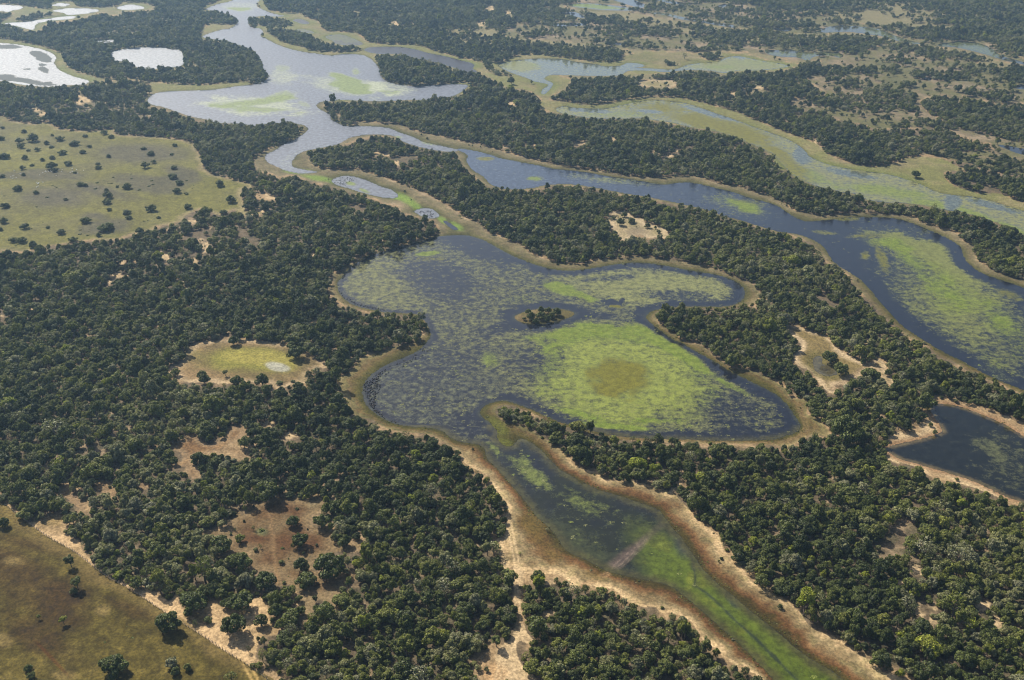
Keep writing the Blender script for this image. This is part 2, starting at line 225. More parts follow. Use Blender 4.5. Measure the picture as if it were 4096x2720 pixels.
GAPS = [(474,562,12,10),(472,574,9,10),(380,596,10,11),(445,602,10,5),(311,607,6,5),(280,606,10,4),(272,637,17,5),(252,654,8,4),(364,615,4,5),(415,544,6,4),(440,512,10,6),(74,712,11,5),(5,735,5,6),(190,232,14,8),(598,489,9,6),(622,982,14,8),(668,1006,12,7),(1253,1416,16,9),(1264,1346,10,5),(2110,1317,14,9),(2123,1408,9,16),(2148,1400,10,9),(2150,1432,8,14),(2301,1444,10,18),(2265,1400,14,8),(2310,1490,8,8),(2075,1345,6,6),(2215,1345,6,8),(1295,1005,7,4),(2000,790,4,9),(1440,510,4,3),(1230,340,6,3),(1165,340,5,2),(1210,335,6,3),(1560,347,7,4),(1540,360,8,5),(1505,352,6,3),(1345,330,6,4),(1330,335,8,3),(1415,322,5,3),(1880,328,5,4),(870,355,6,4),(890,360,8,5),(915,378,5,5),(1010,380,6,3),(1690,215,6,4),(1715,212,6,3),(1750,205,8,3),(1180,240,8,4),(1110,55,8,4),(1130,20,10,4),(1170,30,8,3),(910,55,8,4),(345,270,5,3),(500,255,6,3),(100,265,8,4),(85,255,6,3),(720,590,6,3),(1500,510,4,3)]
WOODED = [
 [(582,43),(615,40),(653,41),(673,53),(668,60),(628,61),(590,60),(580,52)],
 [(608,71),(628,65),(678,69),(715,80),(740,93),(778,103),(828,108),(833,118),(790,120),(753,120),(728,120),(690,108),(653,98),(628,83)],
 [(25,48),(50,38),(100,28),(140,33),(113,38),(63,49)],
 [(1519,145),(1535,138),(1565,145),(1568,151),(1543,153),(1520,150)],
 [(1112,150),(1125,147),(1145,160),(1182,165),(1182,178),(1150,175),(1130,168)],
 [(2030,384),(2066,376),(2083,368),(2040,372)],
]
FENCE_LINE = [(-60,1121),(0,1157),(25,1176),(63,1206),(100,1233),(133,1253),(160,1266),(193,1289),(218,1311),(250,1336),(283,1351),(313,1368),(338,1386),(370,1408),(400,1426),(430,1446),(463,1466),(495,1486),(525,1508),(555,1526),(600,1557),(640,1585)]

WPOLY = {k: plan(v, 4) for k, v in WATER.items()}
ISLE = plan(ISLET, 4)
OPOLY = [(k, plan(v, 3)) for k, v in OPEN]
WOOD = [plan(v, 3) for v in WOODED]
def ellipse(cx, cy, rx, ry, n=20):
    a = np.linspace(0, 2 * np.pi, n, endpoint=False)
    w = 1 + 0.22 * np.sin(3 * a + cx) + 0.15 * np.sin(5 * a + cy)
    x, y = ground(cx + rx * w * np.cos(a), cy + ry * w * np.sin(a))
    return np.stack([x, y], 1)
GAPPOLY = [ellipse(g[0], g[1], g[2] * (1.25 if g[1] > 900 else 1.2), g[3] * (1.25 if g[1] > 900 else 1.3)) for g in GAPS]

# ------------------------------------------------------------------ the land grid (polar about the point below the camera)
th = np.concatenate([np.linspace(-180, -39, 26)[:-1], np.linspace(-39, 39, 900), np.linspace(39, 180, 26)[1:-1]])
th = np.radians(th)
phi = np.linspace(math.atan2(CAM_H, 222.0), math.atan2(CAM_H, 2150.0), 640)
rr = np.concatenate([[4, 60, 120, 180, 205], CAM_H / np.tan(phi), [2300, 2600, 3200, 4500, 6500, 9000]])
NT, NR = len(th), len(rr)
TH, RR = np.meshgrid(th, rr)
GX = (RR * np.sin(TH)).ravel(); GY = (RR * np.cos(TH)).ravel()
NV = GX.size
gp = Pts(GX, GY)
front = (GY > 20)
VX = np.full(NV, -9999.0); VY = np.full(NV, -9999.0)
VX[front], VY[front] = view(GX[front], GY[front], 0.0)

body = np.full(NV, -1)
names = list(WPOLY)
for i, k in enumerate(names):
    body[gp.inside(WPOLY[k])] = i
body[gp.inside(ISLE)] = -1
inwater = body >= 0

def kd_of(polys, step=2.0):
    pts = []
    for p in polys:
        q = np.roll(p, -1, 0)
        L = np.hypot(*(q - p).T)
        for a, b, l in zip(p, q, L):
            n = max(1, int(l / step))
            t = (np.arange(n) / n)[:, None]
            pts.append(a + (b - a) * t)
    pts = np.concatenate(pts)
    t = kdtree.KDTree(len(pts))
    for i, (x, y) in enumerate(pts):
        t.insert((x, y, 0), i)
    t.balance()
    return t, pts

def kd_dist(kd, x, y, mask):
    d = np.full(len(x), 80.0)
    f = kd.find
    idx = np.nonzero(mask)[0]
    xs, ys = x[idx].tolist(), y[idx].tolist()
    d[idx] = [f((a, b, 0))[2] for a, b in zip(xs, ys)]
    return d

fine = (VX > -180) & (VX < 2545) & (VY > -60) & (VY < 1640)
kd_shore, _ = kd_of(list(WPOLY.values()) + [ISLE])
sd = kd_dist(kd_shore, GX, GY, fine)
sd = np.where(inwater, -sd, sd)

zone = np.full(NV, -1)
KINDS = ['bank', 'marsh', 'savanna', 'oval', 'pasture', 'meadow', 'glade', 'dry', 'red', 'strip', 'brown', 'track']
for k, p in OPOLY:
    m = gp.inside(p)
    zone[m & ((zone < 0) | (k not in ('bank',)))] = KINDS.index(k)
gapm = np.zeros(NV, bool)
for p in GAPPOLY:
    gapm |= gp.inside(p)
isle_m = gp.inside(ISLE)
zone[isle_m] = KINDS.index('bank')
woodm = np.zeros(NV, bool)
for p in WOOD:
    woodm |= gp.inside(p)
zone[woodm & (zone >= 0) & (sd > 3)] = -1
# land within a few metres of water is always bank
near = (sd >= 0) & (sd < 3.0 + 2.5 * (VY < 500)) & (zone < 0)
zone[near] = 0
kd_open, open_pts = kd_of([p for _, p in OPOLY] + [ISLE], 2.5)
de = kd_dist(kd_open, GX, GY, fine)

n1 = fbm(GX, GY, 40, 1); n2 = fbm(GX, GY, 12, 5); n3 = fbm(GX, GY, 4, 9, 3); n4 = fbm(GX, GY, 90, 13)
n5 = fbm(GX, GY, 1.6, 21, 2)

def col(*c): return np.array(c, float)
def mixc(a, b, t): return a + (b - a) * t[:, None]
def blob(cx, cy, rx, ry, rot=0.0, soft=0.5, warp=0.5):
    """soft patch round a point read from the photo, in plan metres, edges broken by noise"""
    x0, y0 = ground(cx, cy)
    s = px_per_m(float(y0))
    fore = s * (CAM_H / math.hypot(float(y0), CAM_H))
    # local photo axes -> plan: x stretches by 1/s, y by 1/(s*sin(depression))
    dx = (GX - x0 * GY / y0) * s * 1.0
    dy = -(GY - y0) * fore
    c, sn = math.cos(math.radians(rot)), math.sin(math.radians(rot))
    a = (dx * c + dy * sn) / rx; b = (-dx * sn + dy * c) / ry
    d = np.sqrt(a * a + b * b) + (n2 - 0.5) * warp + (n1 - 0.5) * warp
    return 1 - sstep(1 - soft, 1 + soft, d)

A = np.tile(col(.165, .125, .082), (NV, 1))                       # forest floor
A = mixc(A, col(.40, .29, .185), sstep(.54, .66, n1 * .5 + n2 * .5) * .9)
A = mixc(A, col(.07, .07, .04), sstep(.5, .62, n3 * .6 + n2 * .4) * .7)
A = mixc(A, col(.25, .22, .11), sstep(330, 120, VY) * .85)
SANDC = col(.62, .43, .245); PALE = col(.76, .56, .34)
A = mixc(A, SANDC * .62, (sstep(6, 1, de) * (zone < 0)) * sstep(.35, .6, n2))
A[gapm] = mixc(A, PALE * .8, sstep(.25, .5, n2) * .9)[gapm]

# banks: coloured by how far the shore lies
df = np.where(zone >= 0, de, 0)
t = np.clip(sd, 0, None) / (np.clip(sd, 0, None) + df + .6)
t = np.clip(t + ((n3 - .5) * .45 + (n2 - .5) * .5) * np.clip(t * 2.5, 0, 1), 0, 1)
sandy = sstep(500, 900, VY)
def ramp(t, stops):
    r = np.tile(stops[0][1], (len(t), 1)).astype(float)
    for (a, ca), (b, cb) in zip(stops[:-1], stops[1:]):
        k = np.clip((t - a) / (b - a), 0, 1)
        r = np.where((t >= a)[:, None], ca + (cb - ca) * k[:, None], r)
    return r
dw = np.clip(sd + (n3 - .5) * 2.2, 0, None)
b_s = ramp(t, [(0, col(.055, .050, .012)), (.12, col(.085, .062, .018)), (.24, col(.155, .076, .030)), (.40, col(.225, .128, .058)), (.54, col(.28, .195, .10)), (.74, col(.35, .265, .145)), (.86, col(.58, .41, .23)), (1, col(.70, .51, .30))])
b_l = ramp(t, [(0, col(.10, .09, .022)), (.22, col(.15, .125, .036)), (.42, col(.225, .165, .065)), (.55, col(.27, .17, .09)), (.72, col(.30, .24, .125)), (.9, col(.38, .29, .16)), (1, col(.58, .43, .26))])
b_l = b_l * np.array([.64, .68, .56])
b_s = b_l + (b_s - b_l) * sstep(985, 1075, VY)[:, None]
b_g = ramp(t, [(0, col(.10, .10, .03)), (.12, col(.155, .15, .055)), (.35, col(.235, .205, .095)), (.55, col(.29, .235, .135)), (.78, col(.30, .255, .14)), (.92, col(.42, .32, .2)), (1, col(.56, .42, .28))])
b_g = b_g * .74; b_l0 = 1
B = b_g + (b_s - b_g) * sandy[:, None]
B = B * (.82 + .5 * (n2 - .3))[:, None]
B = mixc(B, B * col(.55, .62, .5), sstep(.58, .7, n3) * .6)
m = zone == 0
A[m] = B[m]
# marsh grass
G = ramp(np.clip(n1 * .6 + n2 * .4, 0, 1), [(.2, col(.20, .20, .07)), (.45, col(.25, .245, .09)), (.6, col(.31, .27, .13)), (.8, col(.36, .28, .17))])
G = mixc(G, col(.13, .13, .045), sstep(3.5, .5, dw) * .75)
G = mixc(G, col(.26, .32, .09), sstep(16, 4, dw) * sstep(.45, .6, n4) * .6)
m = zone == KINDS.index('marsh'); A[m] = mixc(G, B, sstep(.45, .55, n4) * .35)[m]
S = ramp(np.clip(n1 * .55 + n2 * .45, 0, 1), [(.25, col(.21, .20, .085)), (.45, col(.29, .255, .115)), (.57, col(.35, .27, .165)), (.66, col(.55, .40, .27)), (.8, col(.50, .38, .26))])
S = S * np.array([.82, .86, .86])
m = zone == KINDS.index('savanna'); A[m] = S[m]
# upper pasture
P = ramp(np.clip(n4 * .4 + n1 * .35 + n2 * .25, 0, 1), [(.3, col(.19, .188, .046)), (.5, col(.225, .21, .056)), (.65, col(.175, .16, .065))])
for a in [(130,455,80,22,0),(225,440,70,14,10),(340,425,80,18,5),(240,525,60,16,-8),(100,405,90,12,0),(330,355,110,20,0),(60,590,60,10,0),(215,500,30,8,0),(420,400,40,15,20)]:
    P = mixc(P, col(.135, .12, .085), blob(*a, .45, .9) * .8)
P = mixc(P, col(.42, .33, .2), sstep(6, 1, de + (n2 - .5) * 8) * .6)
P = P * ((.80 + .42 * n1) * (.64 + .42 * n3))[:, None]
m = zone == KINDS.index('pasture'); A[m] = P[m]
O = mixc(np.tile(col(.33, .22, .115), (NV, 1)), col(.20, .145, .07), sstep(.42, .58, n2))
O = mixc(O, col(.56, .42, .27), sstep(5, .5, de + (n2 - .5) * 9) * .8)
O = mixc(O, col(.165, .13, .05), blob(580, 835, 138, 40, 2, .35, .6) * .75)
O = mixc(O, col(.25, .235, .05), blob(570, 832, 104, 26, 2, .4, .7) * .95)
O = mixc(O, col(.36, .31, .08), blob(590, 828, 75, 16, 4, .4, .8) * .7)
O = mixc(O, col(.46, .45, .40), blob(637, 847, 24, 9, 8, .25, .7) * .85)
m = zone == KINDS.index('oval'); A[m] = O[m]
M = ramp(np.clip(n1 * .5 + n2 * .5, 0, 1), [(.3, col(.25, .22, .10)), (.5, col(.32, .265, .145)), (.7, col(.42, .33, .2))])
M = mixc(M, col(.58, .45, .3), sstep(7, 1, de + (n2 - .5) * 8) * .85)
M = mixc(M, col(.23, .185, .13), blob(1468, 535, 30, 12, 0, .5, .6) * .7)
m = zone == KINDS.index('meadow'); A[m] = M[m]
m = zone == KINDS.index('glade')
GL = mixc(np.tile(col(.235, .175, .075), (NV, 1)), col(.62, .47, .31), sstep(5, 1, de + (n2 - .5) * 8) * .85)
GL = mixc(GL, col(.145, .125, .04), sstep(9, 1, dw) * .8)
A[m] = GL[m]
D = ramp(np.clip(n1 * .5 + n2 * .5, 0, 1), [(.3, col(.24, .135, .06)), (.5, col(.30, .175, .085)), (.65, col(.42, .28, .155)), (.75, col(.5, .36, .22))])
D = mixc(D, col(.50, .36, .22), sstep(4, 1, de + (n2 - .5) * 6) * .6)
m = zone == KINDS.index('dry'); A[m] = D[m]
R = ramp(np.clip(n1 * .5 + n2 * .5, 0, 1), [(.28, col(.13, .055, .025)), (.46, col(.19, .085, .036)), (.58, col(.26, .15, .072)), (.72, col(.36, .25, .14))])
R = mixc(R, col(.40, .28, .165), sstep(1325, 1380, VY + (n2 - .5) * 60) * .75)
R = mixc(R, col(.44, .29, .16), sstep(6, .5, de + (n2 - .5) * 7) * .75)
R = mixc(R, col(.23, .22, .10), blob(604, 1228, 16, 9, 0, .4, .6) * .8)
m = zone == KINDS.index('red'); A[m] = R[m]
T = mixc(np.tile(SANDC, (NV, 1)), col(.36, .25, .13), sstep(.46, .6, n1 * .5 + n2 * .5) * .85)
T = mixc(T, col(.27, .19, .08), sstep(.6, .7, n2) * .8)
m = zone == KINDS.index('strip'); A[m] = T[m]
T2 = mixc(np.tile(PALE * .78, (NV, 1)), SANDC * .62, sstep(.45, .6, n2))
T2 = mixc(T2, col(.33, .20, .11), sstep(4, .5, dw) * .9)
T2 = mixc(T2, col(.5, .3, .15), blob(1135, 1555, 30, 22, 0, .5, .6) * .7)
m = zone == KINDS.index('track'); A[m] = T2[m]
# brown pasture at the lower left
W = ramp(np.clip(n1 * .5 + n2 * .3 + n3 * .2, 0, 1), [(.3, col(.088, .066, .02)), (.45, col(.12, .096, .03)), (.55, col(.155, .122, .042)), (.7, col(.2, .155, .07))])
for a in [(60,1335,95,45,25),(30,1290,60,22,20),(110,1395,60,35,10),(100,1480,60,30,30),(150,1370,60,20,25),(300,1405,60,14,20),(60,1255,70,14,15)]:
    W = mixc(W, col(.070, .042, .018), blob(*a, .8, 1.1) * .75)
for a in [(30,1296,24,10,0),(238,1410,18,11,-15),(8,1478,18,14,0),(150,1560,30,10,0)]:
    W = mixc(W, col(.27, .20, .11), blob(*a, .5, .6) * .7)
W = W * (.66 + .75 * n5 * n3 / .25 * .5)[:, None]
W = mixc(W, col(.13, .045, .02), blob(120, 1520, 5, 40, -35, .5, .3) * .6)
dfence_pts = np.array(FENCE_LINE, float)
fx, fy = ground(dfence_pts[:, 0], dfence_pts[:, 1])
FENCE = np.stack([fx, fy], 1)
def dist_line(line, m):
    d = np.full(NV, 99.0)
    x, y = GX[m], GY[m]
    r = np.full(len(x), 99.0)
    for a, b in zip(line[:-1], line[1:]):
        ab = b - a
        tt = np.clip(((x - a[0]) * ab[0] + (y - a[1]) * ab[1]) / (ab @ ab), 0, 1)
        r = np.minimum(r, np.hypot(x - a[0] - tt * ab[0], y - a[1] - tt * ab[1]))
    d[m] = r
    return d
nearm = fine & (VY > 900) & (VX < 800)
dfen = dist_line(FENCE, nearm)
W = mixc(W, col(.26, .19, .10), sstep(7, .5, dfen + (n2 - .5) * 7) * .7)
m = zone == KINDS.index('brown'); A[m] = W[m]
# wheel tracks worn into the ground: pairs of ruts
def rut(pts, mask, half=.85, w=.55, c=PALE * .95, k=.8):
    global A
    s = np.array(pts, float); x, y = ground(s[:, 0], s[:, 1])
    d = dist_line(np.stack([x, y], 1), mask)
    f = np.exp(-((np.abs(d) - half) / w) ** 2) * k
    A = mixc(A, c, np.where(inwater, 0, f))
lowm = fine & (VY > 780)
rut([(588,1570),(560,1520),(530,1500),(500,1478),(470,1455),(440,1432),(400,1405),(340,1368),(300,1352)], lowm, .9, .5, SANDC * 1.05, .7)
rut([(605,1540),(560,1505),(520,1478),(480,1452)], lowm, .8, .4, SANDC, .6)
rut([(1145,1575),(1160,1520),(1180,1490),(1193,1460),(1195,1420),(1190,1380),(1193,1330),(1190,1290),(1180,1240),(1168,1190)], lowm, .8, .5, PALE, .6)
rut([(1345,1352),(1375,1338),(1400,1324)], lowm, .8, .5, col(.42, .26, .14), .7)
rut([(1918,900),(1945,882),(1975,862),(2003,845)], lowm, .8, .5, col(.25, .17, .1), .8)
rut([(380,1080),(420,1072),(450,1050),(490,1035),(535,1020)], lowm, .0, .7, col(.5, .31, .15), .7)
rut([(622,1180),(628,1230),(632,1280),(640,1330),(638,1345)], lowm, .0, .8, col(.42, .24, .12), .7)
rut([(1840,935),(1850,960),(1860,985),(1845,1008),(1800,1022),(1740,1025)], lowm, .8, .7, col(.22, .15, .07), .7)
m = zone == KINDS.index('brown'); A[m] *= np.array([.80, .78, .54])
m = zone == KINDS.index('red'); A[m] *= np.array([.64, .70, .70])
m = zone == KINDS.index('dry'); A[m] *= .75
m = zone == KINDS.index('savanna'); A[m] *= .72
m = zone == KINDS.index('marsh'); A[m] *= .85
for a in [(945, 468, 34, 9, 30), (1052, 522, 16, 7, 30), (735, 412, 36, 6, 10), (690, 396, 30, 5, 0), (1020, 508, 12, 6, 40), (925, 458, 20, 6, 10)]:
    A = mixc(A, col(.20, .29, .055), np.where(sd > 0, blob(*a, .5, .7) * .9, 0))
for a in [(1150, 985, 30, 22, 30), (1160, 1020, 22, 10, 10)]:
    A = mixc(A, col(.11, .115, .02), np.where(sd > 0, blob(*a, .4, .5) * sstep(8, 4, sd) * .9, 0))
for a in [(1262, 1285, 60, 34, 35), (1225, 1215, 34, 50, 20), (1340, 1325, 70, 16, 15)]:
    A = mixc(A, col(.15, .105, .03), np.where(sd > 0, blob(*a, .6, .9) * sstep(14, 4, sd + (n2 - .5) * 8) * .85, 0))
A = np.clip(A * np.array([.545, .545, .50]), 0.006, .9)

# relief: shores slope under the water, land lies a little above it
Z = np.where(sd < 0, np.maximum(sd * .11, -1.3), np.minimum(sd * .075, .55))
Z = Z + np.where(sd > 1, (n2 - .5) * .35 * sstep(1, 10, sd) + (n3 - .5) * .12 * sstep(1, 5, sd), 0)
Z = np.where((sd >= 0), np.maximum(Z, .012), Z)

# ------------------------------------------------------------------ materials
def new_mat(name):
    m = bpy.data.materials.new(name); m.use_nodes = True
    nt = m.node_tree; nt.nodes.clear()
    out = nt.nodes.new("ShaderNodeOutputMaterial")
    return m, nt, out
def N(nt, t, **kw):
    n = nt.nodes.new(t)
    for k, v in kw.items(): setattr(n, k, v)
    return n
def noise(nt, vec, scale, detail=3, rough=.6):
    n = N(nt, "ShaderNodeTexNoise"); n.inputs["Scale"].default_value = scale
    n.inputs["Detail"].default_value = detail; n.inputs["Roughness"].default_value = rough
    nt.links.new(vec, n.inputs["Vector"]); return n.outputs["Fac"]
def mrange(nt, v, a, b, c, d):
    n = N(nt, "ShaderNodeMapRange", clamp=True, interpolation_type='SMOOTHSTEP')
    nt.links.new(v, n.inputs[0])
    for i, q in enumerate((a, b, c, d)): n.inputs[1 + i].default_value = q
    return n.outputs[0]
def math_(nt, op_, a, b):
    n = N(nt, "ShaderNodeMath", operation=op_)
    for i, q in enumerate((a, b)):
        if isinstance(q, (int, float)): n.inputs[i].default_value = q
        else: nt.links.new(q, n.inputs[i])
    return n.outputs[0]
def mixrgb(nt, fac, a, b, blend='MIX'):
    n = N(nt, "ShaderNodeMix", data_type='RGBA', blend_type=blend)
    for i, q in ((0, fac), (6, a), (7, b)):
        if isinstance(q, (int, float)): n.inputs[i].default_value = q
        elif isinstance(q, tuple): n.inputs[i].default_value = (*q, 1)
        else: nt.links.new(q, n.inputs[i])
    return n.outputs[2]
def principled(nt, rough=.8, spec=.2):
    p = N(nt, "ShaderNodeBsdfPrincipled")
    p.inputs["Roughness"].default_value = rough
    p.inputs["Specular IOR Level"].default_value = spec
    return p

# ground: mapped land cover colour, broken up by grain and small tufts
m_ground, nt, out = new_mat("ground_cover")
at = N(nt, "ShaderNodeAttribute", attribute_name="albedo")
pos = N(nt, "ShaderNodeNewGeometry").outputs["Position"]
f1 = mrange(nt, noise(nt, pos, 1.1, 3), .3, .72, .62, 1.36)
f2 = mrange(nt, noise(nt, pos, .23, 3), .3, .7, .85, 1.15)
c1 = mixrgb(nt, 1.0, at.outputs["Color"], math_(nt, 'MULTIPLY', f1, f2), 'MULTIPLY')
tuft = mrange(nt, noise(nt, pos, .75, 4, .75), .60, .68, 0, .55)
c2 = mixrgb(nt, tuft, c1, mixrgb(nt, 1.0, c1, (.42, .5, .34), 'MULTIPLY'))
p = principled(nt, .95, .1)
nt.links.new(c2, p.inputs["Base Color"])
bmp = N(nt, "ShaderNodeBump"); bmp.inputs["Strength"].default_value = .6; bmp.inputs["Distance"].default_value = .25
nt.links.new(noise(nt, pos, .9, 4), bmp.inputs["Height"]); nt.links.new(bmp.outputs[0], p.inputs["Normal"])
nt.links.new(p.outputs[0], out.inputs[0])

# water with floating and drowned plants
m_water, nt, out = new_mat("lake_water")
aw = N(nt, "ShaderNodeAttribute", attribute_name="wcol")
av = N(nt, "ShaderNodeAttribute", attribute_name="veg")
sep = N(nt, "ShaderNodeSeparateColor"); nt.links.new(av.outputs["Color"], sep.inputs[0])
pos = N(nt, "ShaderNodeNewGeometry").outputs["Position"]
na = noise(nt, pos, .24, 9, .80); nb = noise(nt, pos, .30, 5, .75); nc = noise(nt, pos, 1.6, 3, .7)
def cover(fac, nz, soft=.035):
    """share of the surface covered = fac: threshold the noise (which spans about .3 to .7)"""
    thr = math_(nt, 'SUBTRACT', .74, math_(nt, 'MULTIPLY', fac, .5))
    return mrange(nt, math_(nt, 'SUBTRACT', nz, thr), -soft, soft, 0, 1)
padm = math_(nt, 'MULTIPLY', cover(sep.outputs[0], na, .15), .82); grnm = math_(nt, 'MULTIPLY', cover(sep.outputs[1], math_(nt, 'ADD', math_(nt, 'MULTIPLY', na, .6), math_(nt, 'MULTIPLY', nc, .4)), .17), .82)
rstm = math_(nt, 'MULTIPLY', cover(sep.outputs[2], na, .2), .92); drkm = cover(av.outputs["Alpha"], nb, .04)
varp = math_(nt, 'MULTIPLY', mrange(nt, nc, .3, .7, .6, 1.4), mrange(nt, na, .38, .62, .75, 1.25))
apc = N(nt, "ShaderNodeAttribute", attribute_name="pcol")
pc = mixrgb(nt, 1.0, apc.outputs["Color"], varp, 'MULTIPLY')
gc = mixrgb(nt, 1.0, mixrgb(nt, mrange(nt, nb, .4, .6, 0, 1), (.082, .122, .008), (.140, .178, .020)), varp, 'MULTIPLY')
rc = mixrgb(nt, 1.0, (.100, .092, .006), varp, 'MULTIPLY')
veg = mixrgb(nt, rstm, mixrgb(nt, grnm, pc, gc), rc)
veg = mixrgb(nt, drkm, veg, (.018, .024, .018))
mask = math_(nt, 'MAXIMUM', math_(nt, 'MAXIMUM', padm, grnm), math_(nt, 'MAXIMUM', rstm, drkm))
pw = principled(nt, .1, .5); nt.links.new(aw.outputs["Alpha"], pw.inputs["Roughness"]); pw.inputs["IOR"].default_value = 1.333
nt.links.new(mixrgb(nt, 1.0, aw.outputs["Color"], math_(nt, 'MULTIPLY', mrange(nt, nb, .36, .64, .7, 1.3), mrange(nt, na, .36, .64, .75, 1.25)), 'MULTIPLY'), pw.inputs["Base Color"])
wb = N(nt, "ShaderNodeBump"); wb.inputs["Strength"].default_value = .18; wb.inputs["Distance"].default_value = .1
nt.links.new(noise(nt, pos, .8, 3), wb.inputs["Height"]); nt.links.new(wb.outputs[0], pw.inputs["Normal"])
pv = principled(nt, .7, .08)
nt.links.new(veg, pv.inputs["Base Color"])
vb = N(nt, "ShaderNodeBump"); vb.inputs["Strength"].default_value = .5; vb.inputs["Distance"].default_value = .15
nt.links.new(na, vb.inputs["Height"]); nt.links.new(vb.outputs[0], pv.inputs["Normal"])
mx = N(nt, "ShaderNodeMixShader")
nt.links.new(math_(nt, 'MULTIPLY', mask, .92), mx.inputs[0]); nt.links.new(pw.outputs[0], mx.inputs[1]); nt.links.new(pv.outputs[0], mx.inputs[2])
nt.links.new(mx.outputs[0], out.inputs[0])

# foliage: the tint of each tree picks its leaf colour
m_leaf, nt, out = new_mat("foliage")
ti = N(nt, "ShaderNodeAttribute", attribute_name="tint", attribute_type='INSTANCER')
cr = N(nt, "ShaderNodeValToRGB")
stops = [(0.0, (.036, .048, .010)), (.22, (.060, .074, .012)), (.42, (.096, .108, .022)), (.60, (.120, .128, .016)), (.72, (.170, .165, .095)), (.80, (.150, .152, .026)), (.90, (.170, .185, .012)), (1.0, (.20, .23, .016))]
el = cr.color_ramp.elements
el[0].position, el[0].color = stops[0][0], (*stops[0][1], 1)
el[1].position, el[1].color = stops[-1][0], (*stops[-1][1], 1)
for a, c in stops[1:-1]:
    e = el.new(a); e.color = (*c, 1)
nt.links.new(ti.outputs["Fac"], cr.inputs[0])
oi = N(nt, "ShaderNodeObjectInfo")
pos = N(nt, "ShaderNodeNewGeometry").outputs["Position"]
lv = mrange(nt, noise(nt, pos, 1.3, 2), .3, .7, .6, 1.45)
fl = N(nt, "ShaderNodeAttribute", attribute_name="leaf_shade")
lc = mixrgb(nt, 1.0, cr.outputs[0], math_(nt, 'MULTIPLY', lv, fl.outputs["Fac"]), 'MULTIPLY')
p = principled(nt, .62, .3); nt.links.new(lc, p.inputs["Base Color"])
tr = N(nt, "ShaderNodeBsdfTranslucent"); nt.links.new(mixrgb(nt, 1.0, lc, (1.15, 1.3, .6), 'MULTIPLY'), tr.inputs[0])
mx = N(nt, "ShaderNodeMixShader"); mx.inputs[0].default_value = .22
nt.links.new(p.outputs[0], mx.inputs[1]); nt.links.new(tr.outputs[0], mx.inputs[2]); nt.links.new(mx.outputs[0], out.inputs[0])

def simple_mat(name, c, rough=.8, sc=4.0, lo=.7, hi=1.3):
    m, nt, out = new_mat(name)
    p = principled(nt, rough, .2)
    pos = N(nt, "ShaderNodeTexCoord").outputs["Object"]
    nt.links.new(mixrgb(nt, 1.0, c, mrange(nt, noise(nt, pos, sc, 3), .3, .7, lo, hi), 'MULTIPLY'), p.inputs["Base Color"])
    nt.links.new(p.outputs[0], out.inputs[0])
    return m
m_bark = simple_mat("bark", (.13, .105, .08))
m_post = simple_mat("weathered_post", (.17, .14, .11))
m_wire = simple_mat("fence_wire", (.2, .19, .18), .4)
m_white = simple_mat("white_plumage", (.82, .81, .78), .7, 6, .92, 1.05)
m_black = simple_mat("dark_plumage", (.035, .03, .028), .6, 6)

# ------------------------------------------------------------------ mesh helpers
def mesh(name, verts, faces, mat, smooth=False):
    me = bpy.data.meshes.new(name)
    v = np.asarray(verts, np.float32)
    me.vertices.add(len(v)); me.vertices.foreach_set("co", v.ravel())
    if len(faces):
        if isinstance(faces, np.ndarray):
            n, k = faces.shape
            me.loops.add(n * k); me.loops.foreach_set("vertex_index", faces.astype(np.int32).ravel())
            me.polygons.add(n)
            me.polygons.foreach_set("loop_start", np.arange(0, n * k, k, dtype=np.int32))
        else:
            flat = [i for f in faces for i in f]
            me.loops.add(len(flat)); me.loops.foreach_set("vertex_index", np.array(flat, np.int32))
            me.polygons.add(len(faces))
            ln = np.array([len(f) for f in faces])
            me.polygons.foreach_set("loop_start", np.concatenate([[0], np.cumsum(ln)[:-1]]).astype(np.int32))
        if smooth: me.polygons.foreach_set("use_smooth", np.ones(len(me.polygons), bool))
    me.update(calc_edges=True)
    if mat: me.materials.append(mat)
    return me
def link(name, data, parent=None):
    o = bpy.data.objects.new(name, data); COL.objects.link(o)
    if parent: o.parent = parent
    return o
def attr(me, name, typ, data):
    a = me.attributes.new(name, typ, 'POINT')
    a.data.foreach_set("color" if typ == 'FLOAT_COLOR' else ("vector" if typ == 'FLOAT_VECTOR' else "value"), np.ascontiguousarray(data).ravel())
def tag(o, label, cat, group=None):
    o["label"] = label; o["category"] = cat
    if group: o["group"] = group

# ------------------------------------------------------------------ ground sheets and water sheets
ri, ti_ = np.meshgrid(np.arange(NR - 1), np.arange(NT), indexing='ij')
tj = (ti_ + 1) % NT
Q = np.stack([ri * NT + ti_, ri * NT + tj, (ri + 1) * NT + tj, (ri + 1) * NT + ti_], -1).reshape(-1, 4)
fz = zone[Q].max(1)
fz_allneg = (zone[Q] < 0).all(1)
bank_ids = [KINDS.index(k) for k in ('bank', 'track', 'strip')]
grass_ids = [KINDS.index(k) for k in ('marsh', 'savanna', 'pasture', 'meadow', 'brown', 'oval')]
cls = np.where(inwater[Q].all(1), 1, np.where(fz_allneg, 0, np.where(np.isin(fz, bank_ids), 1, np.where(np.isin(fz, grass_ids), 2, 3))))
deep = (sd[Q] < -14).all(1)
def sheet(name, faces, zz, mat, extra=None):
    u, inv = np.unique(faces, return_inverse=True)
    me = mesh(name, np.stack([GX[u], GY[u], zz[u]], 1), inv.reshape(faces.shape)[:, ::-1], mat, True)
    o = link(name, me); o["kind"] = "structure"
    return o, me, u
RGBA = np.concatenate([A, np.ones((NV, 1))], 1).astype(np.float32)
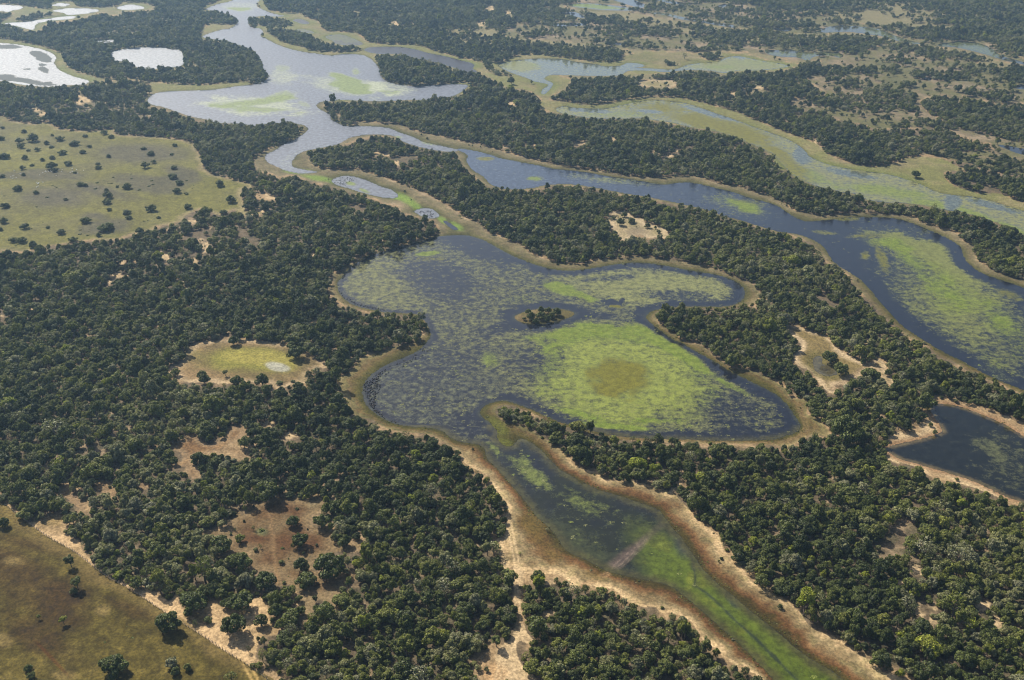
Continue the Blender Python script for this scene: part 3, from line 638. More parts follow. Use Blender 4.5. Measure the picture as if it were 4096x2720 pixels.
for nm, k in (("ground", 0), ("sand_bank", 1), ("grassland", 2), ("bare_ground", 3)):
    f = Q[(cls == k) & ~deep]
    if k == 0:
        cap = len(f)
    o, me, u = sheet(nm, f, Z, m_ground)
    attr(me, "albedo", 'FLOAT_COLOR', RGBA[u])

# --- plant cover on the water, as fields
pad = np.zeros(NV); grn = np.zeros(NV); rst = np.zeros(NV); drk = np.zeros(NV)
wcol = np.tile(col(.007, .008, .013), (NV, 1))
def B_(k): return body == names.index(k)
L = B_('lagoon')
ws = -sd
pad[L] = .40
clearring = sstep(3, 11, ws + (n2 - .5) * 8)
def add(f, args, amt):
    f += blob(*args) * amt
def mul(f, args, k):
    b = blob(*args); f *= 1 - b * (1 - k)
add(pad, (880, 650, 100, 55, 10, .4, .4), .14)
mul(pad, (1010, 645, 90, 42, 15, .4, .9), .55)
mul(pad, (1080, 565, 90, 22, 20, .4, .8), .35)
add(grn, (987, 584, 34, 6, -4, .4, .6), .95)
add(grn, (1300, 668, 62, 15, 18, .4, .9), .85)
add(grn, (1355, 685, 30, 8, 20, .4, .9), .6)
add(grn, (1195, 690, 40, 10, 0, .4, .9), .3)
add(rst, (1000, 597, 45, 6, 0, .5, .9), .45)
add(rst, (1120, 610, 30, 5, 0, .5, .9), .35)
add(pad, (1500, 660, 190, 40, 3, .4, .5), .26)
mul(pad, (1560, 680, 70, 14, 5, .4, 1.2), .5)
mul(pad, (1420, 640, 70, 8, -5, .4, 1.2), .55)
mul(pad, (1205, 745, 100, 14, -12, .5, .5), .3)
mul(pad, (1330, 720, 90, 8, 8, .5, .4), .35)
for a in [(1400,695,16,4,10),(1418,698,18,5,25),(1433,695,9,5,-40),(1410,702,14,3,5)]:
    mul(pad, (*a, .15, .25), 0.0); mul(grn, (*a, .15, .25), 0.0)
add(rst, (1420, 707, 17, 3, 4, .2, .2), 1.0)
add(pad, (1100, 770, 120, 40, 0, .5, .8), .08)
add(pad, (1430, 868, 190, 110, 6, .6, .8), .32)
add(rst, (1430, 868, 62, 41, 0, .5, 1.3), 1.0)
add(pad, (1700, 945, 70, 30, 15, .6, .9), .06)
ring = blob(1440, 860, 215, 120, 8, .2, .5) - blob(1440, 868, 175, 95, 8, .3, .5)
grn += np.clip(ring, 0, 1) * .55 * sstep(930, 800, VY)
grn += np.clip(ring, 0, 1) * .42
for a in [(1300,768,110,9,-6),(1430,760,80,9,6),(1540,800,75,9,28),(1620,848,70,9,28),(1690,892,50,7,25),(1130,830,25,28,-40),(1320,950,70,8,15),(1440,985,90,6,5),(1520,970,60,8,0)]:
    add(grn, (*a, .5, .9), .6)
mul(pad, (1240, 835, 75, 38, 0, .4, .9), .72)
mul(pad, (1700, 950, 90, 48, 15, .4, .9), .62)
mul(pad, (1560, 800, 60, 9, 32, .4, .9), .4)
mul(pad, (960, 900, 150, 70, 0, .5, .7), .92)
mul(pad, (1120, 985, 90, 30, 10, .5, .6), .5)
mul(pad, (1060, 800, 110, 60, -20, .6, .8), .8)
# the lower channel: drowned green meadow, mud ford, weed patches
chan = L & (VY > 1020) & (VX > 1085) & ((VY > 1045) | (VX < 1260))
pad[chan & (VY > 1035)] = .12
deepc = sstep(1, 7, ws)
for a, k in [((1210,1078,46,30,25),.46),((1350,1155,62,28,18),.44),((1245,1110,30,14,30),.4),((1150,1040,26,10,30),.5),((1320,1240,90,28,30),.14)]:
    add(pad, (*a, .95, 1.3), k)
wcol[chan] = mixc(wcol, col(.010, .012, .005), sstep(.35, .65, n1 * .5 + n2 * .5) * .9)[chan]
mead = blob(1620, 1385, 260, 62, 42, .4, .5) + blob(1820, 1530, 190, 70, 42, .5, .3)
mead = np.clip(mead, 0, 1) * (VY > 1180)
wcol[L] = mixc(wcol, col(.052, .070, .005), np.clip(mead, 0, 1) * .95)[L]
wcol[L] = mixc(wcol, col(.075, .085, .008), mead * sstep(.5, .62, n2) * .8)[L]
wcol[L] = mixc(wcol, col(.026, .030, .010), blob(1320, 1250, 120, 40, 28, .5, .7) * .8 * (VY > 1150))[L]
pad *= np.where(chan, 1 - mead * .75, 1)
ford = blob(1445, 1278, 92, 11, -41, .8, .7)
wcol[L] = mixc(wcol, col(.062, .044, .033), ford * .95)[L]
for off, kk in ((-4, .7), (2, .8), (7, .5)):
    s_ = np.array([(1392 + off * .3, 1330), (1430 + off, 1298 + off), (1470 + off, 1262 + off * .6), (1490 + off, 1238 + off * .6)], float)
    x_, y_ = ground(s_[:, 0], s_[:, 1])
    dl = dist_line(np.stack([x_, y_], 1), lowm)
    wcol[L] = mixc(wcol, col(.14, .105, .078), np.exp(-(dl / .35) ** 2) * kk * sstep(1225, 1290, VY + (n2 - .5) * 60))[L]
    pad *= 1 - np.exp(-(dl / 2.5) ** 2) * L
s_ = np.array([(1585,1255),(1597,1290),(1603,1330),(1602,1350),(1630,1368),(1660,1395),(1700,1435),(1740,1470),(1775,1505),(1840,1570)], float)
x_, y_ = ground(s_[:, 0], s_[:, 1])
dl = dist_line(np.stack([x_, y_], 1), lowm)
wcol[L] = mixc(wcol, col(.016, .022, .012), np.exp(-((dl + (n3 - .5) * 1.2) / .7) ** 2) * .85)[L]
wcol[L] = mixc(wcol, col(.02, .026, .03), blob(1590, 1245, 28, 32, 20, .5, .5) * .9)[L]
wcol[L] = mixc(wcol, col(.02, .03, .02), blob(1690, 1385, 22, 8, 45, .5, .8) * .8)[L]
# shallow margins show the mud and weed of the bed
shal = sstep(5.5, .2, ws + (n3 - .5) * 3) * sandy
wcol = mixc(wcol, col(.040, .036, .010), np.where(L & (VY > 980), shal * .95, 0))
wcol = mixc(wcol, col(.03, .032, .014), np.where(L & (VY <= 980), sstep(2.5, .2, ws) * .7, 0))
pad = np.where(L, pad * (.12 + .88 * np.where(VX < 1150, sstep(0, 6, ws), clearring)), pad)
grn = np.where(L, grn * sstep(1, 6, ws), grn)
# other waters
E = B_('east_arm')
pad[E] += .12
for a, k in [((2150,640,180,85,35),.30),((2270,750,180,85,38),.27),((1690,470,70,20,12),.25),((1400,415,90,8,6),.35),((2080,560,90,20,15),.4),((2180,600,60,25,35),.3)]:
    pad += np.where(E, blob(*a, .6, .9), 0) * k
for a, k in [((1230,411,22,6,0),1.0),((1710,470,60,9,12),.75),((1725,485,45,8,10),.6),((2040,560,50,12,8),.6),((2080,585,60,14,40),.45),((2150,640,90,22,38),.35),((2250,700,120,26,38),.4),((2330,760,80,26,45),.4),((2170,700,60,24,38),.35),((2290,840,60,20,38),.3)]:
    grn += np.where(E, blob(*a, .8, 1.2), 0) * k
for a, k in [((1120,366,20,4,0),.7),((1905,537,30,5,8),.5),((1995,590,18,14,30),.6),((2035,600,14,40,-32),.6),((2000,545,45,6,0),.5),((1945,505,30,4,0),.6),((2330,680,40,8,20),.5),((1730,465,50,6,8),.35)]:
    rst += np.where(E, blob(*a, .5, .9), 0) * k
mul(pad, (1930, 560, 60, 40, 35, .5, .4), .3)
f = np.where(E & (VY > 540), sstep(4, 14, ws + (n2 - .5) * 6), 1); pad *= f
Rv = B_('river')
for a, k in [((590,240,120,22,3),.62),((800,200,110,20,10),.5),((650,170,30,22,0),.45),((900,205,60,14,5),.45),((560,15,50,10,0),.4),((700,360,60,20,-20),.25)]:
    pad += np.where(Rv, blob(*a, .45, .9), 0) * k
for a, k in [((590,235,85,8,-4),.8),((640,220,45,7,-10),.6),((590,252,80,6,3),.7),((790,180,35,9,15),.9),((810,198,40,12,10),1.0),((825,212,40,6,4),.8),((893,212,30,5,0),.6),((820,165,10,9,0),.6),((650,155,20,10,0),.5),((990,330,20,4,8),.8),((915,316,14,3,0),.8),((550,20,30,4,0),.9),((600,8,8,6,0),.9),((700,240,20,6,20),.5)]:
    grn += np.where(Rv, blob(*a, .45, 1.0), 0) * k
MR = B_('marsh_river')
pad[MR] += .56; rst[MR] += .26; grn[MR] += .24
for a, k in [((1600,275,150,14,10),.5),((1680,305,110,14,16),.6),((1810,380,80,22,40),.5),((1560,250,90,8,5),.35)]:
    rst += np.where(MR, blob(*a, .5, .9), 0) * k
for a, k in [((2040,440,110,12,8),.5),((1880,410,50,12,20),.4),((2150,470,60,8,5),.4),((2300,520,140,12,20),.7),((1450,262,100,6,0),.3)]:
    grn += np.where(MR, blob(*a, .5, .9), 0) * k
for a in [(1355,253,45,5,5),(1500,257,30,4,5),(1640,262,60,5,14),(1850,355,22,18,45),(1960,400,60,7,10),(2195,468,20,16,30),(2290,475,60,6,14),(1330,252,20,4,0)]:
    for f in (pad, rst, grn):
        f *= np.where(MR, 1 - blob(*a, .4, .5) * .85, 1)
SL = B_('shallow_lagoon')
pad[SL] += .3
for a, k in [((1200,152,40,12,0),.5),((1500,135,60,8,0),.5),((1720,150,90,14,0),.55),((1640,155,60,8,0),.3)]:
    pad += np.where(SL, blob(*a, .45, .8), 0) * k
for a, k in [((1240,150,22,4,0),.4),((1660,155,40,4,0),.5),((1460,135,40,5,0),.4),((1740,145,60,8,0),.3)]:
    grn += np.where(SL, blob(*a, .45, .8), 0) * k
for k in ('far_river', 'far_river.001', 'marsh_pool.002', 'far_lagoon', 'far_stream', 'blue_lagoon', 'marsh_pool.001'):
    m = B_(k); pad[m] += .32; grn[m] += .12 + .3 * (n4[m] > .5)
m = B_('far_lagoon'); grn[m] += .5 * sstep(3, 12, ws)[m]
WL = B_('white_lagoon')
for a, k in [((92,128,22,9,20),.85),((15,108,28,4,2),.95),((98,149,11,2,0),.9),((100,160,12,7,20),.8),((65,160,10,2,0),.7),((0,178,35,7,0),.9),((60,186,65,6,8),.8),((105,137,12,5,0),.7),((115,190,12,3,0),.6)]:
    drk += np.where(WL, blob(*a, .45, 1.0), 0) * (k + .2)
DP = B_('dark_pond')
wcol[DP] = col(.006, .007, .006); wcol[Rv | B_('duck_pond') | B_('small_pool')] = col(.085, .095, .115)  # river and duck waters: bright sky reflection is painted into the base colour
wcol[E] = mixc(wcol, col(.030, .040, .062), sstep(2000, 1100, VX))[E]  # painted sky sheen, paler and bluer toward the left end
wcol[B_('shallow_lagoon') | MR] = col(.06, .07, .055)
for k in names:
    if k in ('white_lagoon', 'round_pond', 'forest_pond') or k.startswith('far_pond'): wcol[B_(k)] = col(.17, .18, .19)  # whitish base colour stands in for sky glare on these waters
pad += np.where(DP, blob(2320, 1065, 85, 60, 25, .8, 1.4) * .36 + blob(2280, 1035, 40, 12, 30, .6, 1) * .22, 0)
wcol = mixc(wcol, col(.10, .075, .03), np.where(DP, sstep(3.5, 0, ws) * .8, 0))
wcol = mixc(wcol, col(.07, .06, .028), np.where(B_('clearing_pool'), sstep(8, 1, ws) * .9, 0))
for k in ('duck_pond', 'small_pool', 'streamlet'):
    m = B_(k); grn[m] += .12
grn += np.where(B_('duck_pond'), blob(810, 423, 12, 4, 10, .4, .6) * .9 + blob(840, 440, 12, 4, 20, .4, .8) * .6, 0)
pad = np.clip(pad, 0, 1); grn = np.clip(grn, 0, 1); rst = np.clip(rst, 0, .95); drk = np.clip(drk, 0, 1)
PC = np.tile(col(.14, .143, .052), (NV, 1))
PC = mixc(PC, col(.165, .190, .034), blob(1430, 868, 215, 125, 6, .3, .5))
PC = mixc(PC, col(.105, .112, .062), blob(950, 900, 190, 95, 0, .5, .5) * .9)
PC = mixc(PC, col(.16, .166, .06), blob(1500, 655, 230, 60, 3, .4, .5) * .9)
PC = mixc(PC, col(.105, .125, .03), np.where(chan, 1.0, 0.0))
PC[E] = col(.13, .14, .04); PC[MR] = col(.17, .162, .06); PC[Rv] = col(.27, .29, .19); PC[DP] = col(.075, .08, .036)
# green swards spill from the ponds over the wet ground between them
PCA = np.concatenate([PC, np.ones((NV, 1))], 1).astype(np.float32)
VEG = np.stack([pad, grn, rst, drk], 1).astype(np.float32)
ROUGH = np.full(NV, .12)                     # wind ripples: the open waters to the upper left are the most ruffled
for k in names:
    if k in ('white_lagoon', 'round_pond', 'forest_pond', 'river', 'long_lagoon', 'duck_pond', 'small_pool') or k.startswith(('far_pond', 'marsh_pool')): ROUGH[B_(k)] = .6 if k not in ('river', 'long_lagoon', 'duck_pond', 'small_pool') else .48
ROUGH[E] = .2
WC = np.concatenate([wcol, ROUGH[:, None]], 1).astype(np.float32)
# each water sheet reaches a little under its banks
grid_body = body.reshape(NR, NT).copy()
for _ in range(2):
    g = grid_body
    for ax, s in ((0, 1), (0, -1), (1, 1), (1, -1)):
        sh = np.roll(g, s, ax)
        g = np.where(g < 0, sh, g)
    grid_body = g
gb = grid_body.ravel()
fb = gb[Q]; fb_all = (fb >= 0).all(1) & (sd[Q] < 30).all(1)
WATER_NAMES = {'lagoon': 'lagoon', 'river': 'river', 'east_arm': 'river', 'marsh_river': 'river'}
for i, k in enumerate(names):
    f = Q[fb_all & (fb.max(1) == i)]
    if not len(f): continue
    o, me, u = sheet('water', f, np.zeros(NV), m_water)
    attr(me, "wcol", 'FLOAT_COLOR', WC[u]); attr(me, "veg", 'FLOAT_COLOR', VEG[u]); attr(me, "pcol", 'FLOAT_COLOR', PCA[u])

# ------------------------------------------------------------------ trees
def rand_dirs(n, r): 
    v = r.normal(size=(n, 3)); return v / np.linalg.norm(v, axis=1)[:, None]

def shade(me, r):
    n = len(me.polygons); a = me.attributes.new('leaf_shade', 'FLOAT', 'FACE')
    a.data.foreach_set('value', np.exp(r.normal(size=n) * .30).astype(np.float32))

def crown_mesh(seed, lobes=20, leaves=330, flat=1.0, base=.40, spread=.62, leaf=.064, gap=0.0, tall=1.0):
    """a crown of about unit radius: leaf clumps over the surface of many overlapping lobes"""
    r = np.random.default_rng(seed)
    cz = base + .62 * flat * tall
    C = [(0, 0, cz + .12 * flat * tall)]; S = [.5]
    for i in range(lobes - 1):
        a = 2.39996 * i + r.uniform(-.5, .5)
        e = math.asin(r.uniform(-.45, 1.0))
        k = spread * r.uniform(.6, 1.28)
        C.append((k * math.cos(e) * math.cos(a), k * math.cos(e) * math.sin(a), cz + .62 * flat * tall * math.sin(e) * r.uniform(.75, 1.1)))
        S.append(r.uniform(.16, .36))
    C = np.array(C); S = np.array(S)
    V = []; F = []
    for c, s in zip(C, S):
        n = int(leaves * (s / .36) ** 1.8)
        d = rand_dirs(n, r)
        d = d[(d[:, 2] > -.75)]
        p = c + d * s * r.uniform(.80, 1.08, (len(d), 1)) * np.array([1, 1, .9])
        keep = np.ones(len(p), bool)
        for c2, s2 in zip(C, S):
            if c2 is c or (c2 == c).all(): continue
            keep &= np.linalg.norm((p - c2) / np.array([1, 1, .9]), axis=1) > s2 * .78
        keep &= r.uniform(size=len(p)) > gap
        p, d = p[keep], d[keep]
        nrm = d + r.normal(size=d.shape) * .62 + np.array([0, 0, .25])
        nrm /= np.linalg.norm(nrm, axis=1)[:, None]
        u = np.cross(nrm, rand_dirs(len(p), r)); u /= np.linalg.norm(u, axis=1)[:, None] + 1e-9
        w = np.cross(nrm, u)
        sz = leaf * r.uniform(.6, 1.25, (len(p), 1))
        b = len(V) and sum(len(q) for q in V) or 0
        quad = np.stack([p - u * sz - w * sz * .5, p + u * sz * .35 - w * sz, p + u * sz + w * sz * .45, p - u * sz * .3 + w * sz], 1)
        V.append(quad.reshape(-1, 3))
    V = np.concatenate(V)
    F = np.arange(len(V)).reshape(-1, 4)
    me = mesh("crown", V, F, m_leaf)
    shade(me, r)
    return me, C, S, cz

def tube(V, F, a, b, ra, rb, n=6):
    a, b = Vector(a), Vector(b)
    d = (b - a).normalized()
    u = d.orthogonal().normalized(); w = d.cross(u)
    i0 = len(V)
    for c, r_ in ((a, ra), (b, rb)):
        for k in range(n):
            t_ = 2 * math.pi * k / n
            V.append(c + (u * math.cos(t_) + w * math.sin(t_)) * r_)
    for k in range(n):
        F.append((i0 + k, i0 + (k + 1) % n, i0 + n + (k + 1) % n, i0 + n + k))

def trunk_mesh(C, S, cz, base, rad=.07):
    V = []; F = []
    fork = (.03, -.02, base * .8)
    tube(V, F, (0, 0, -.06), (.02, 0, base * .4), rad * 1.25, rad, 7)
    tube(V, F, (.02, 0, base * .4), fork, rad, rad * .85, 7)
    for c in C[1:8]:
        mid = (c[0] * .5, c[1] * .5, fork[2] + (c[2] - fork[2]) * .55)
        tube(V, F, fork, mid, rad * .6, rad * .4, 5)
        tube(V, F, mid, c, rad * .4, rad * .14, 4)
    return mesh("trunk", [tuple(v) for v in V], F, m_bark)

SPEC = [dict(lobes=19), dict(lobes=14, flat=.85, spread=.66), dict(lobes=26, leaves=320, spread=.68, base=.3), dict(lobes=15, tall=1.3, spread=.5),
        dict(lobes=9, flat=.8, spread=.6, gap=.15), dict(lobes=20, flat=.75, spread=.74), dict(lobes=14, gap=.4, leaves=300, leaf=.062), dict(lobes=12, tall=1.12, spread=.68),
        dict(lobes=8, flat=.5, base=1.25, spread=.68, leaves=300), dict(lobes=7, spread=.5, gap=.45, leaves=130, base=.7), dict(lobes=22, leaves=360, leaf=.058, spread=.7, base=.22), dict(lobes=9, tall=1.5, spread=.5, base=.7), dict(lobes=22, leaves=120, gap=.62, leaf=.06, spread=.72, base=.45)]
MODELS = []
for i, s in enumerate(SPEC):
    me, C, S, cz = crown_mesh(100 + i, **s)
    MODELS.append((me, trunk_mesh(C, S, cz, s.get('base', .40) + .15), cz))
NFOREST = 13                      # the first kinds grow in the closed forest

# --- individual trees -------------------------------------------------
TREES = []          # dicts: x, y, R, tint, kind, label, group, px, py
def lone(x, y, r, tint, kind, label=None, group=None, place=None, squat=1.0):
    s0 = px_per_m(float(ground(x, y)[1]))
    R = r / s0
    hc = MODELS[kind][2] * R * squat
    gx, gy = ground(x, y, hc)
    TREES.append(dict(x=float(gx), y=float(gy), R=R, tint=tint, kind=kind, label=label, group=group, place=place, px=x, py=y, sq=squat))

PG = 'trees standing alone on the brown pasture by the fence'
lone(8, 1204, 15, .25, 0, "dark tree cut by the left edge, on the brown pasture below the fence", PG)
lone(160, 1289, 15, .15, 11, "tall narrow dark tree standing against the pasture side of the fence", PG)
lone(176, 1341, 15, .25, 8, "flat-topped tree on a bare leaning trunk in the brown pasture", PG)
lone(170, 1362, 10, .2, 0, "low dark tree right in front of the flat-topped pasture tree", PG)
lone(89, 1422, 6, .5, 8, "tiny umbrella-shaped sapling, the smaller of two saplings in the pasture", PG)
lone(145, 1429, 10, .85, 8, "bright green umbrella-shaped sapling on a thin trunk in the pasture", PG)
lone(388, 1434, 32, .2, 5, "wide spreading dark tree with open crown beside the fence", PG)
lone(258, 1534, 31, .2, 2, "broad round dark tree at the bottom edge of the brown pasture", PG)
lone(396, 1528, 16, .72, 1, "yellowish green tree near the bottom edge of the pasture, beside a greyer one", PG)
lone(404, 1547, 13, .3, 0, "dark green tree touching the yellowish green one at the pasture's bottom edge", PG)
lone(432, 1538, 11, .62, 0, "small grey-green tree right of the yellowish green pasture tree", PG)
lone(65, 1541, 11, .3, 0, "small dark tree at the lower left corner, upper of a pair", PG)
lone(72, 1558, 11, .4, 1, "small dark tree at the lower left corner, lower of a pair", PG)
lone(533, 1556, 18, .45, 9, "thin-crowned grey-green tree at the bottom end of the pasture", PG)
lone(583, 1534, 9, .4, 4, "small tree standing at the bottom end of the fence", PG)
SG = 'trees standing in the strip between fence and forest'
lone(538, 1440, 31, .12, 10, "largest round dark tree on the sandy strip beside the fence", SG)
lone(478, 1428, 13, .3, 4, "small tree left of the largest round tree on the sandy strip", SG)
lone(449, 1436, 9, .5, 9, "sparse little tree hugging the fence beside the sandy strip", SG)
lone(152, 1226, 8, .4, 4, "small bushy tree at the forest edge over the orange sand strip", SG)
RG = 'trees standing in the red-brown clearing'
lone(675, 1200, 17, .22, 0, "small round tree in the upper part of the red-brown clearing", RG)
lone(689, 1247, 21, .22, 10, "round dark tree in the middle of the red-brown clearing", RG)
lone(648, 1296, 8, .4, 4, "smallest tree beside the wheel track in the red-brown clearing", RG)
lone(694, 1301, 20, .1, 0, "dense dark tree in the lower part of the red-brown clearing", RG)
lone(703, 1336, 24, .32, 5, "dull grey-green tree just below the dense dark clearing tree", RG)
lone(655, 1343, 6, .45, 4, "tiny tree left of the dull grey-green clearing tree", RG)
lone(727, 1379, 9, .12, 11, "slim dark tree at the lower end of the red-brown clearing", RG)
lone(740, 1201, 21, .3, 1, "dark tree at the right edge of the red-brown clearing", RG)
lone(609, 1340, 27, .12, 10, "large dark tree at the lower left side of the red-brown clearing", RG)
lone(590, 1268, 7, .4, 4, "small tree at the left edge of the red-brown clearing", RG)
lone(760, 1303, 34, .2, 2, "broad clump-crowned tree right of the dense dark clearing tree", RG)
lone(745, 1405, 24, .2, 1, "dark tree under the slim dark tree of the red-brown clearing", RG)
lone(665, 1362, 20, .55, 1, "grey-green tree below the tiny clearing tree", RG)
lone(636, 1407, 20, .3, 0, "tree below the large dark tree at the clearing's lower left", RG)
lone(672, 1420, 25, .35, 2, "broad grey-green tree at the bottom tip of the red-brown clearing", RG)
lone(602, 1430, 18, .3, 0, "tree between the bottom of the clearing and the sandy strip", RG)
lone(510, 1253, 24, .35, 2, "broad grey-green tree inside the upper left arm of the red-brown clearing", RG)
lone(553, 1240, 15, .6, 4, "pale tree right of the broad one in the clearing's upper left arm", RG)
lone(550, 1296, 28, .3, 2, "broad tree just left of the wheel track of the red-brown clearing", RG)
lone(553, 1386, 29, .25, 10, "big dark tree on the sandy strip, above the largest round tree", RG)
lone(440, 1386, 32, .2, 2, "big dark tree bulging from the forest onto the sandy strip", RG)
OG = 'trees on the rim of the oval grassy clearing'
lone(538, 784, 14, .25, 0, "round tree on the top rim of the oval grassy clearing", OG)
lone(680, 812, 20, .2, 10, "large dark tree inside the right end of the oval grassy clearing", OG)
lone(672, 797, 14, .35, 0, "tree just above the large dark one in the oval clearing", OG)
lone(465, 862, 13, .4, 0, "upper tree of the pair at the lower left of the oval clearing", OG)
lone(471, 874, 14, .2, 0, "lower tree of the pair at the lower left of the oval clearing", OG)
lone(519, 858, 8, .2, 8, "single small tree on bare soil at the oval clearing's lower rim", OG)
lone(404, 858, 12, .5, 1, "tree at the far left tip of the oval clearing", OG)
lone(546, 877, 16, .3, 5, "wide tree at the bottom rim of the oval clearing", OG)
lone(604, 876, 17, .25, 0, "round tree at the bottom rim of the oval clearing, beneath the pale spot", OG)
lone(644, 882, 9, .3, 5, "low wide bush-like tree at the oval clearing's lower right rim", OG, squat=.7)
lone(675, 879, 6, .3, 5, "smallest bush-like tree at the oval clearing's lower right rim", OG, squat=.7)
IG = 'trees crowded on the little lagoon island'
for i, (x, y, r, t_, l) in enumerate([(1225,728,12,.25,"rounded dark tree at the left of the island grove"),(1247,714,10,.3,"tallest tree at the back of the island grove"),(1265,714,10,.35,"second tree at the back of the island grove"),(1284,717,12,.25,"dark tree at the right end of the island grove"),(1263,734,10,.2,"low dark tree at the front of the island grove"),(1208,734,6,.3,"smallest bush-like tree at the left tip of the island"),(1218,718,8,.4,"small tree at the back left of the island grove"),(1248,727,11,.3,"tree in the middle of the island grove"),(1236,738,9,.25,"dark tree at the front left of the island grove"),(1272,726,9,.35,"tree in the right half of the island grove")]):
    lone(x, y, r, t_, (0, 3, 7, 0, 1, 4, 0, 2, 1, 0)[i], l, IG)
GG = 'trees in the sandy glade right of the lagoon'
lone(1916, 824, 18, .25, 10, "upper round tree beside the pool in the sandy glade", GG)
lone(1941, 852, 18, .42, 10, "lower greyer round tree beside the pool in the sandy glade", GG)
lone(2007, 862, 20, .3, 2, "tree standing between the sandy glade and the bare sand beside it", GG)
lone(1990, 833, 9, .3, 0, "small tree on the upper sandy rim of the glade", GG)
lone(2048, 859, 10, .35, 0, "small tree alone on the bare sand right of the glade", GG)
lone(1803, 744, 18, .45, 0, "tree with a yellow-green top at the upper left of the glade", GG)
lone(1841, 802, 7, .3, 5, "low bush-like tree on the left rim of the sandy glade", GG, squat=.6)
MG = 'trees in the brown meadow of the central forest'
for i, (x, y, r, l) in enumerate([(1430,511,10,"roundest tree standing in the upper left of the brown central meadow"),(1415,502,6,"small tree above left of the roundest meadow tree"),(1455,507,9,"tree at the top of the brown central meadow"),(1440,494,8,"tree in the sandy upper tip of the brown central meadow"),(1519,534,6,"small tree at the right end of the brown central meadow"),(1417,537,7,"small tree on the left rim of the brown central meadow"),(1493,519,8,"tree at the upper right rim of the brown central meadow")]):
    lone(x, y, r, .3, i % 3, l, MG)
lone(2113, 402, 11, .25, 10, "lone round tree on the grassy bank of the far marsh river")
lone(2146, 979, 6, .5, 0, "upper small tree on the sandy spit of the dark pond")
lone(2156, 996, 7, .4, 0, "lower small tree on the sandy spit of the dark pond")
NG = 'bright yellow-green trees in the dark forest'
for x, y, r, t_, k, l in [(1470,1069,21,.93,2,"big bright yellow-green tree on the forest tongue below the lagoon"),(1333,984,20,.8,2,"olive-yellow tree on the lagoon side of the forest tongue"),(1416,1016,14,.85,0,"yellow-green tree at the lagoon's lower shore, right of the olive-yellow one"),(1518,1077,12,.9,3,"yellow-green tree just right of the big bright one on the tongue"),(1673,1099,13,.88,0,"small yellow-green tree in the forest right of the tongue's sandy gap"),(1670,1165,13,.93,1,"bright green tree above the right bank of the green channel"),(1595,1051,8,.93,3,"narrow bright tree at the forest edge below the lagoon's right end"),
    (1825,1266,11,.95,0,"bright yellow tree in the right forest, above the pale sand bank"),(1851,1383,15,.97,1,"brightest green tree at the right edge of the channel's sand bank"),(2141,1488,29,.87,2,"biggest yellow-green tree, in the forest at the lower right"),(2038,1428,20,.8,0,"olive-yellow tree left of the sand gaps in the right forest"),(1995,1323,11,.93,1,"small bright green tree amid the right forest"),(1871,1288,10,.9,0,"small yellow-green tree right of the bright yellow one"),(1738,1248,14,.9,1,"bright green tree close above the channel's right sand bank"),(1365,1528,15,.82,0,"yellow-green tree in the forest wedge at the bottom edge"),
    (853,1038,10,.96,1,"small bright yellow tree in the forest left of the lagoon outlet"),(928,1058,8,.96,0,"upper of two tiny yellow trees left of the channel head"),(950,1076,8,.98,0,"lower of two tiny yellow trees left of the channel head"),(1028,1066,16,.78,2,"fresh green broad tree at the forest edge by the channel head"),(1000,1104,14,.9,0,"yellow-green tree under the fresh green broad tree"),(948,1147,13,.96,1,"brightest yellow tree in the forest left of the channel"),(925,1099,10,.84,0,"olive-yellow tree up from the brightest yellow tree"),(867,1463,13,.82,0,"olive-yellow tree in the bottom forest between clearing and track"),(795,1506,14,.86,5,"mustard-tinged tree in the bottom forest below the clearing"),(990,1546,12,.96,0,"bright green tree at the bottom edge left of the sandy track"),(270,1273,9,.96,0,"bright yellow-green tree in the left forest above the fence"),
    (2053,956,14,.96,3,"bright green tree in the forest left of the dark pond"),(2011,1084,14,.88,0,"fresh green tree in the forest below the dark pond's left tip"),(2328,603,12,.88,2,"yellow-green tree on the strip between the two right lagoons")]:
    lone(x, y, r, t_, k, l, NG)

UP = 'trees scattered over the upper left pasture'
for x, y, r in [(40,432,12),(82,442,8),(5,405,8),(54,402,6),(172,397,6),(125,391,9),(185,424,10),(195,425,9),(12,473,12),(151,458,7),(247,447,14),(245,464,12),(251,481,9),(291,487,11),(297,500,9),(348,478,15),(197,506,14),(244,520,19),(55,520,14),(140,533,12),(167,550,13),(8,507,12),(28,550,14),(50,552,13),(75,562,13),(292,426,14),(397,404,13),(412,419,11),(407,438,12),(430,447,5),(506,421,13),(531,457,15),(432,474,12),(365,501,6),(270,552,7),(322,531,14),(342,535,11),(375,532,13),(400,527,12),(0,527,8),(227,540,9),(110,524,6),(270,430,5),(245,437,7),(553,496,12),(515,487,11),
     (75,315,16),(42,322,12),(137,317,12),(120,311,5),(172,328,13),(205,336,8),(190,349,9),(143,349,12),(120,362,8),(156,375,11),(118,381,15),(74,380,6),(84,342,9),(66,345,7),(48,336,10),(8,357,14),(5,293,7),(55,301,8),(2,318,9),(330,341,8),(348,352,10),(332,378,13),(355,371,8),(250,359,7),(395,355,6),(403,334,7),(400,384,10),(226,385,9),(226,376,7),(197,312,8),(256,314,8),(50,385,9),(57,362,9),(107,328,8),(118,337,7),(240,304,10),(97,367,7)]:
    TINTS = (.12, .2, .25, .3, .38)
    lone(x, y, r * .9, random.choice(TINTS), random.choice((0, 1, 2, 4, 5, 7, 10, 0)), None, UP, 'pasture', squat=.82)

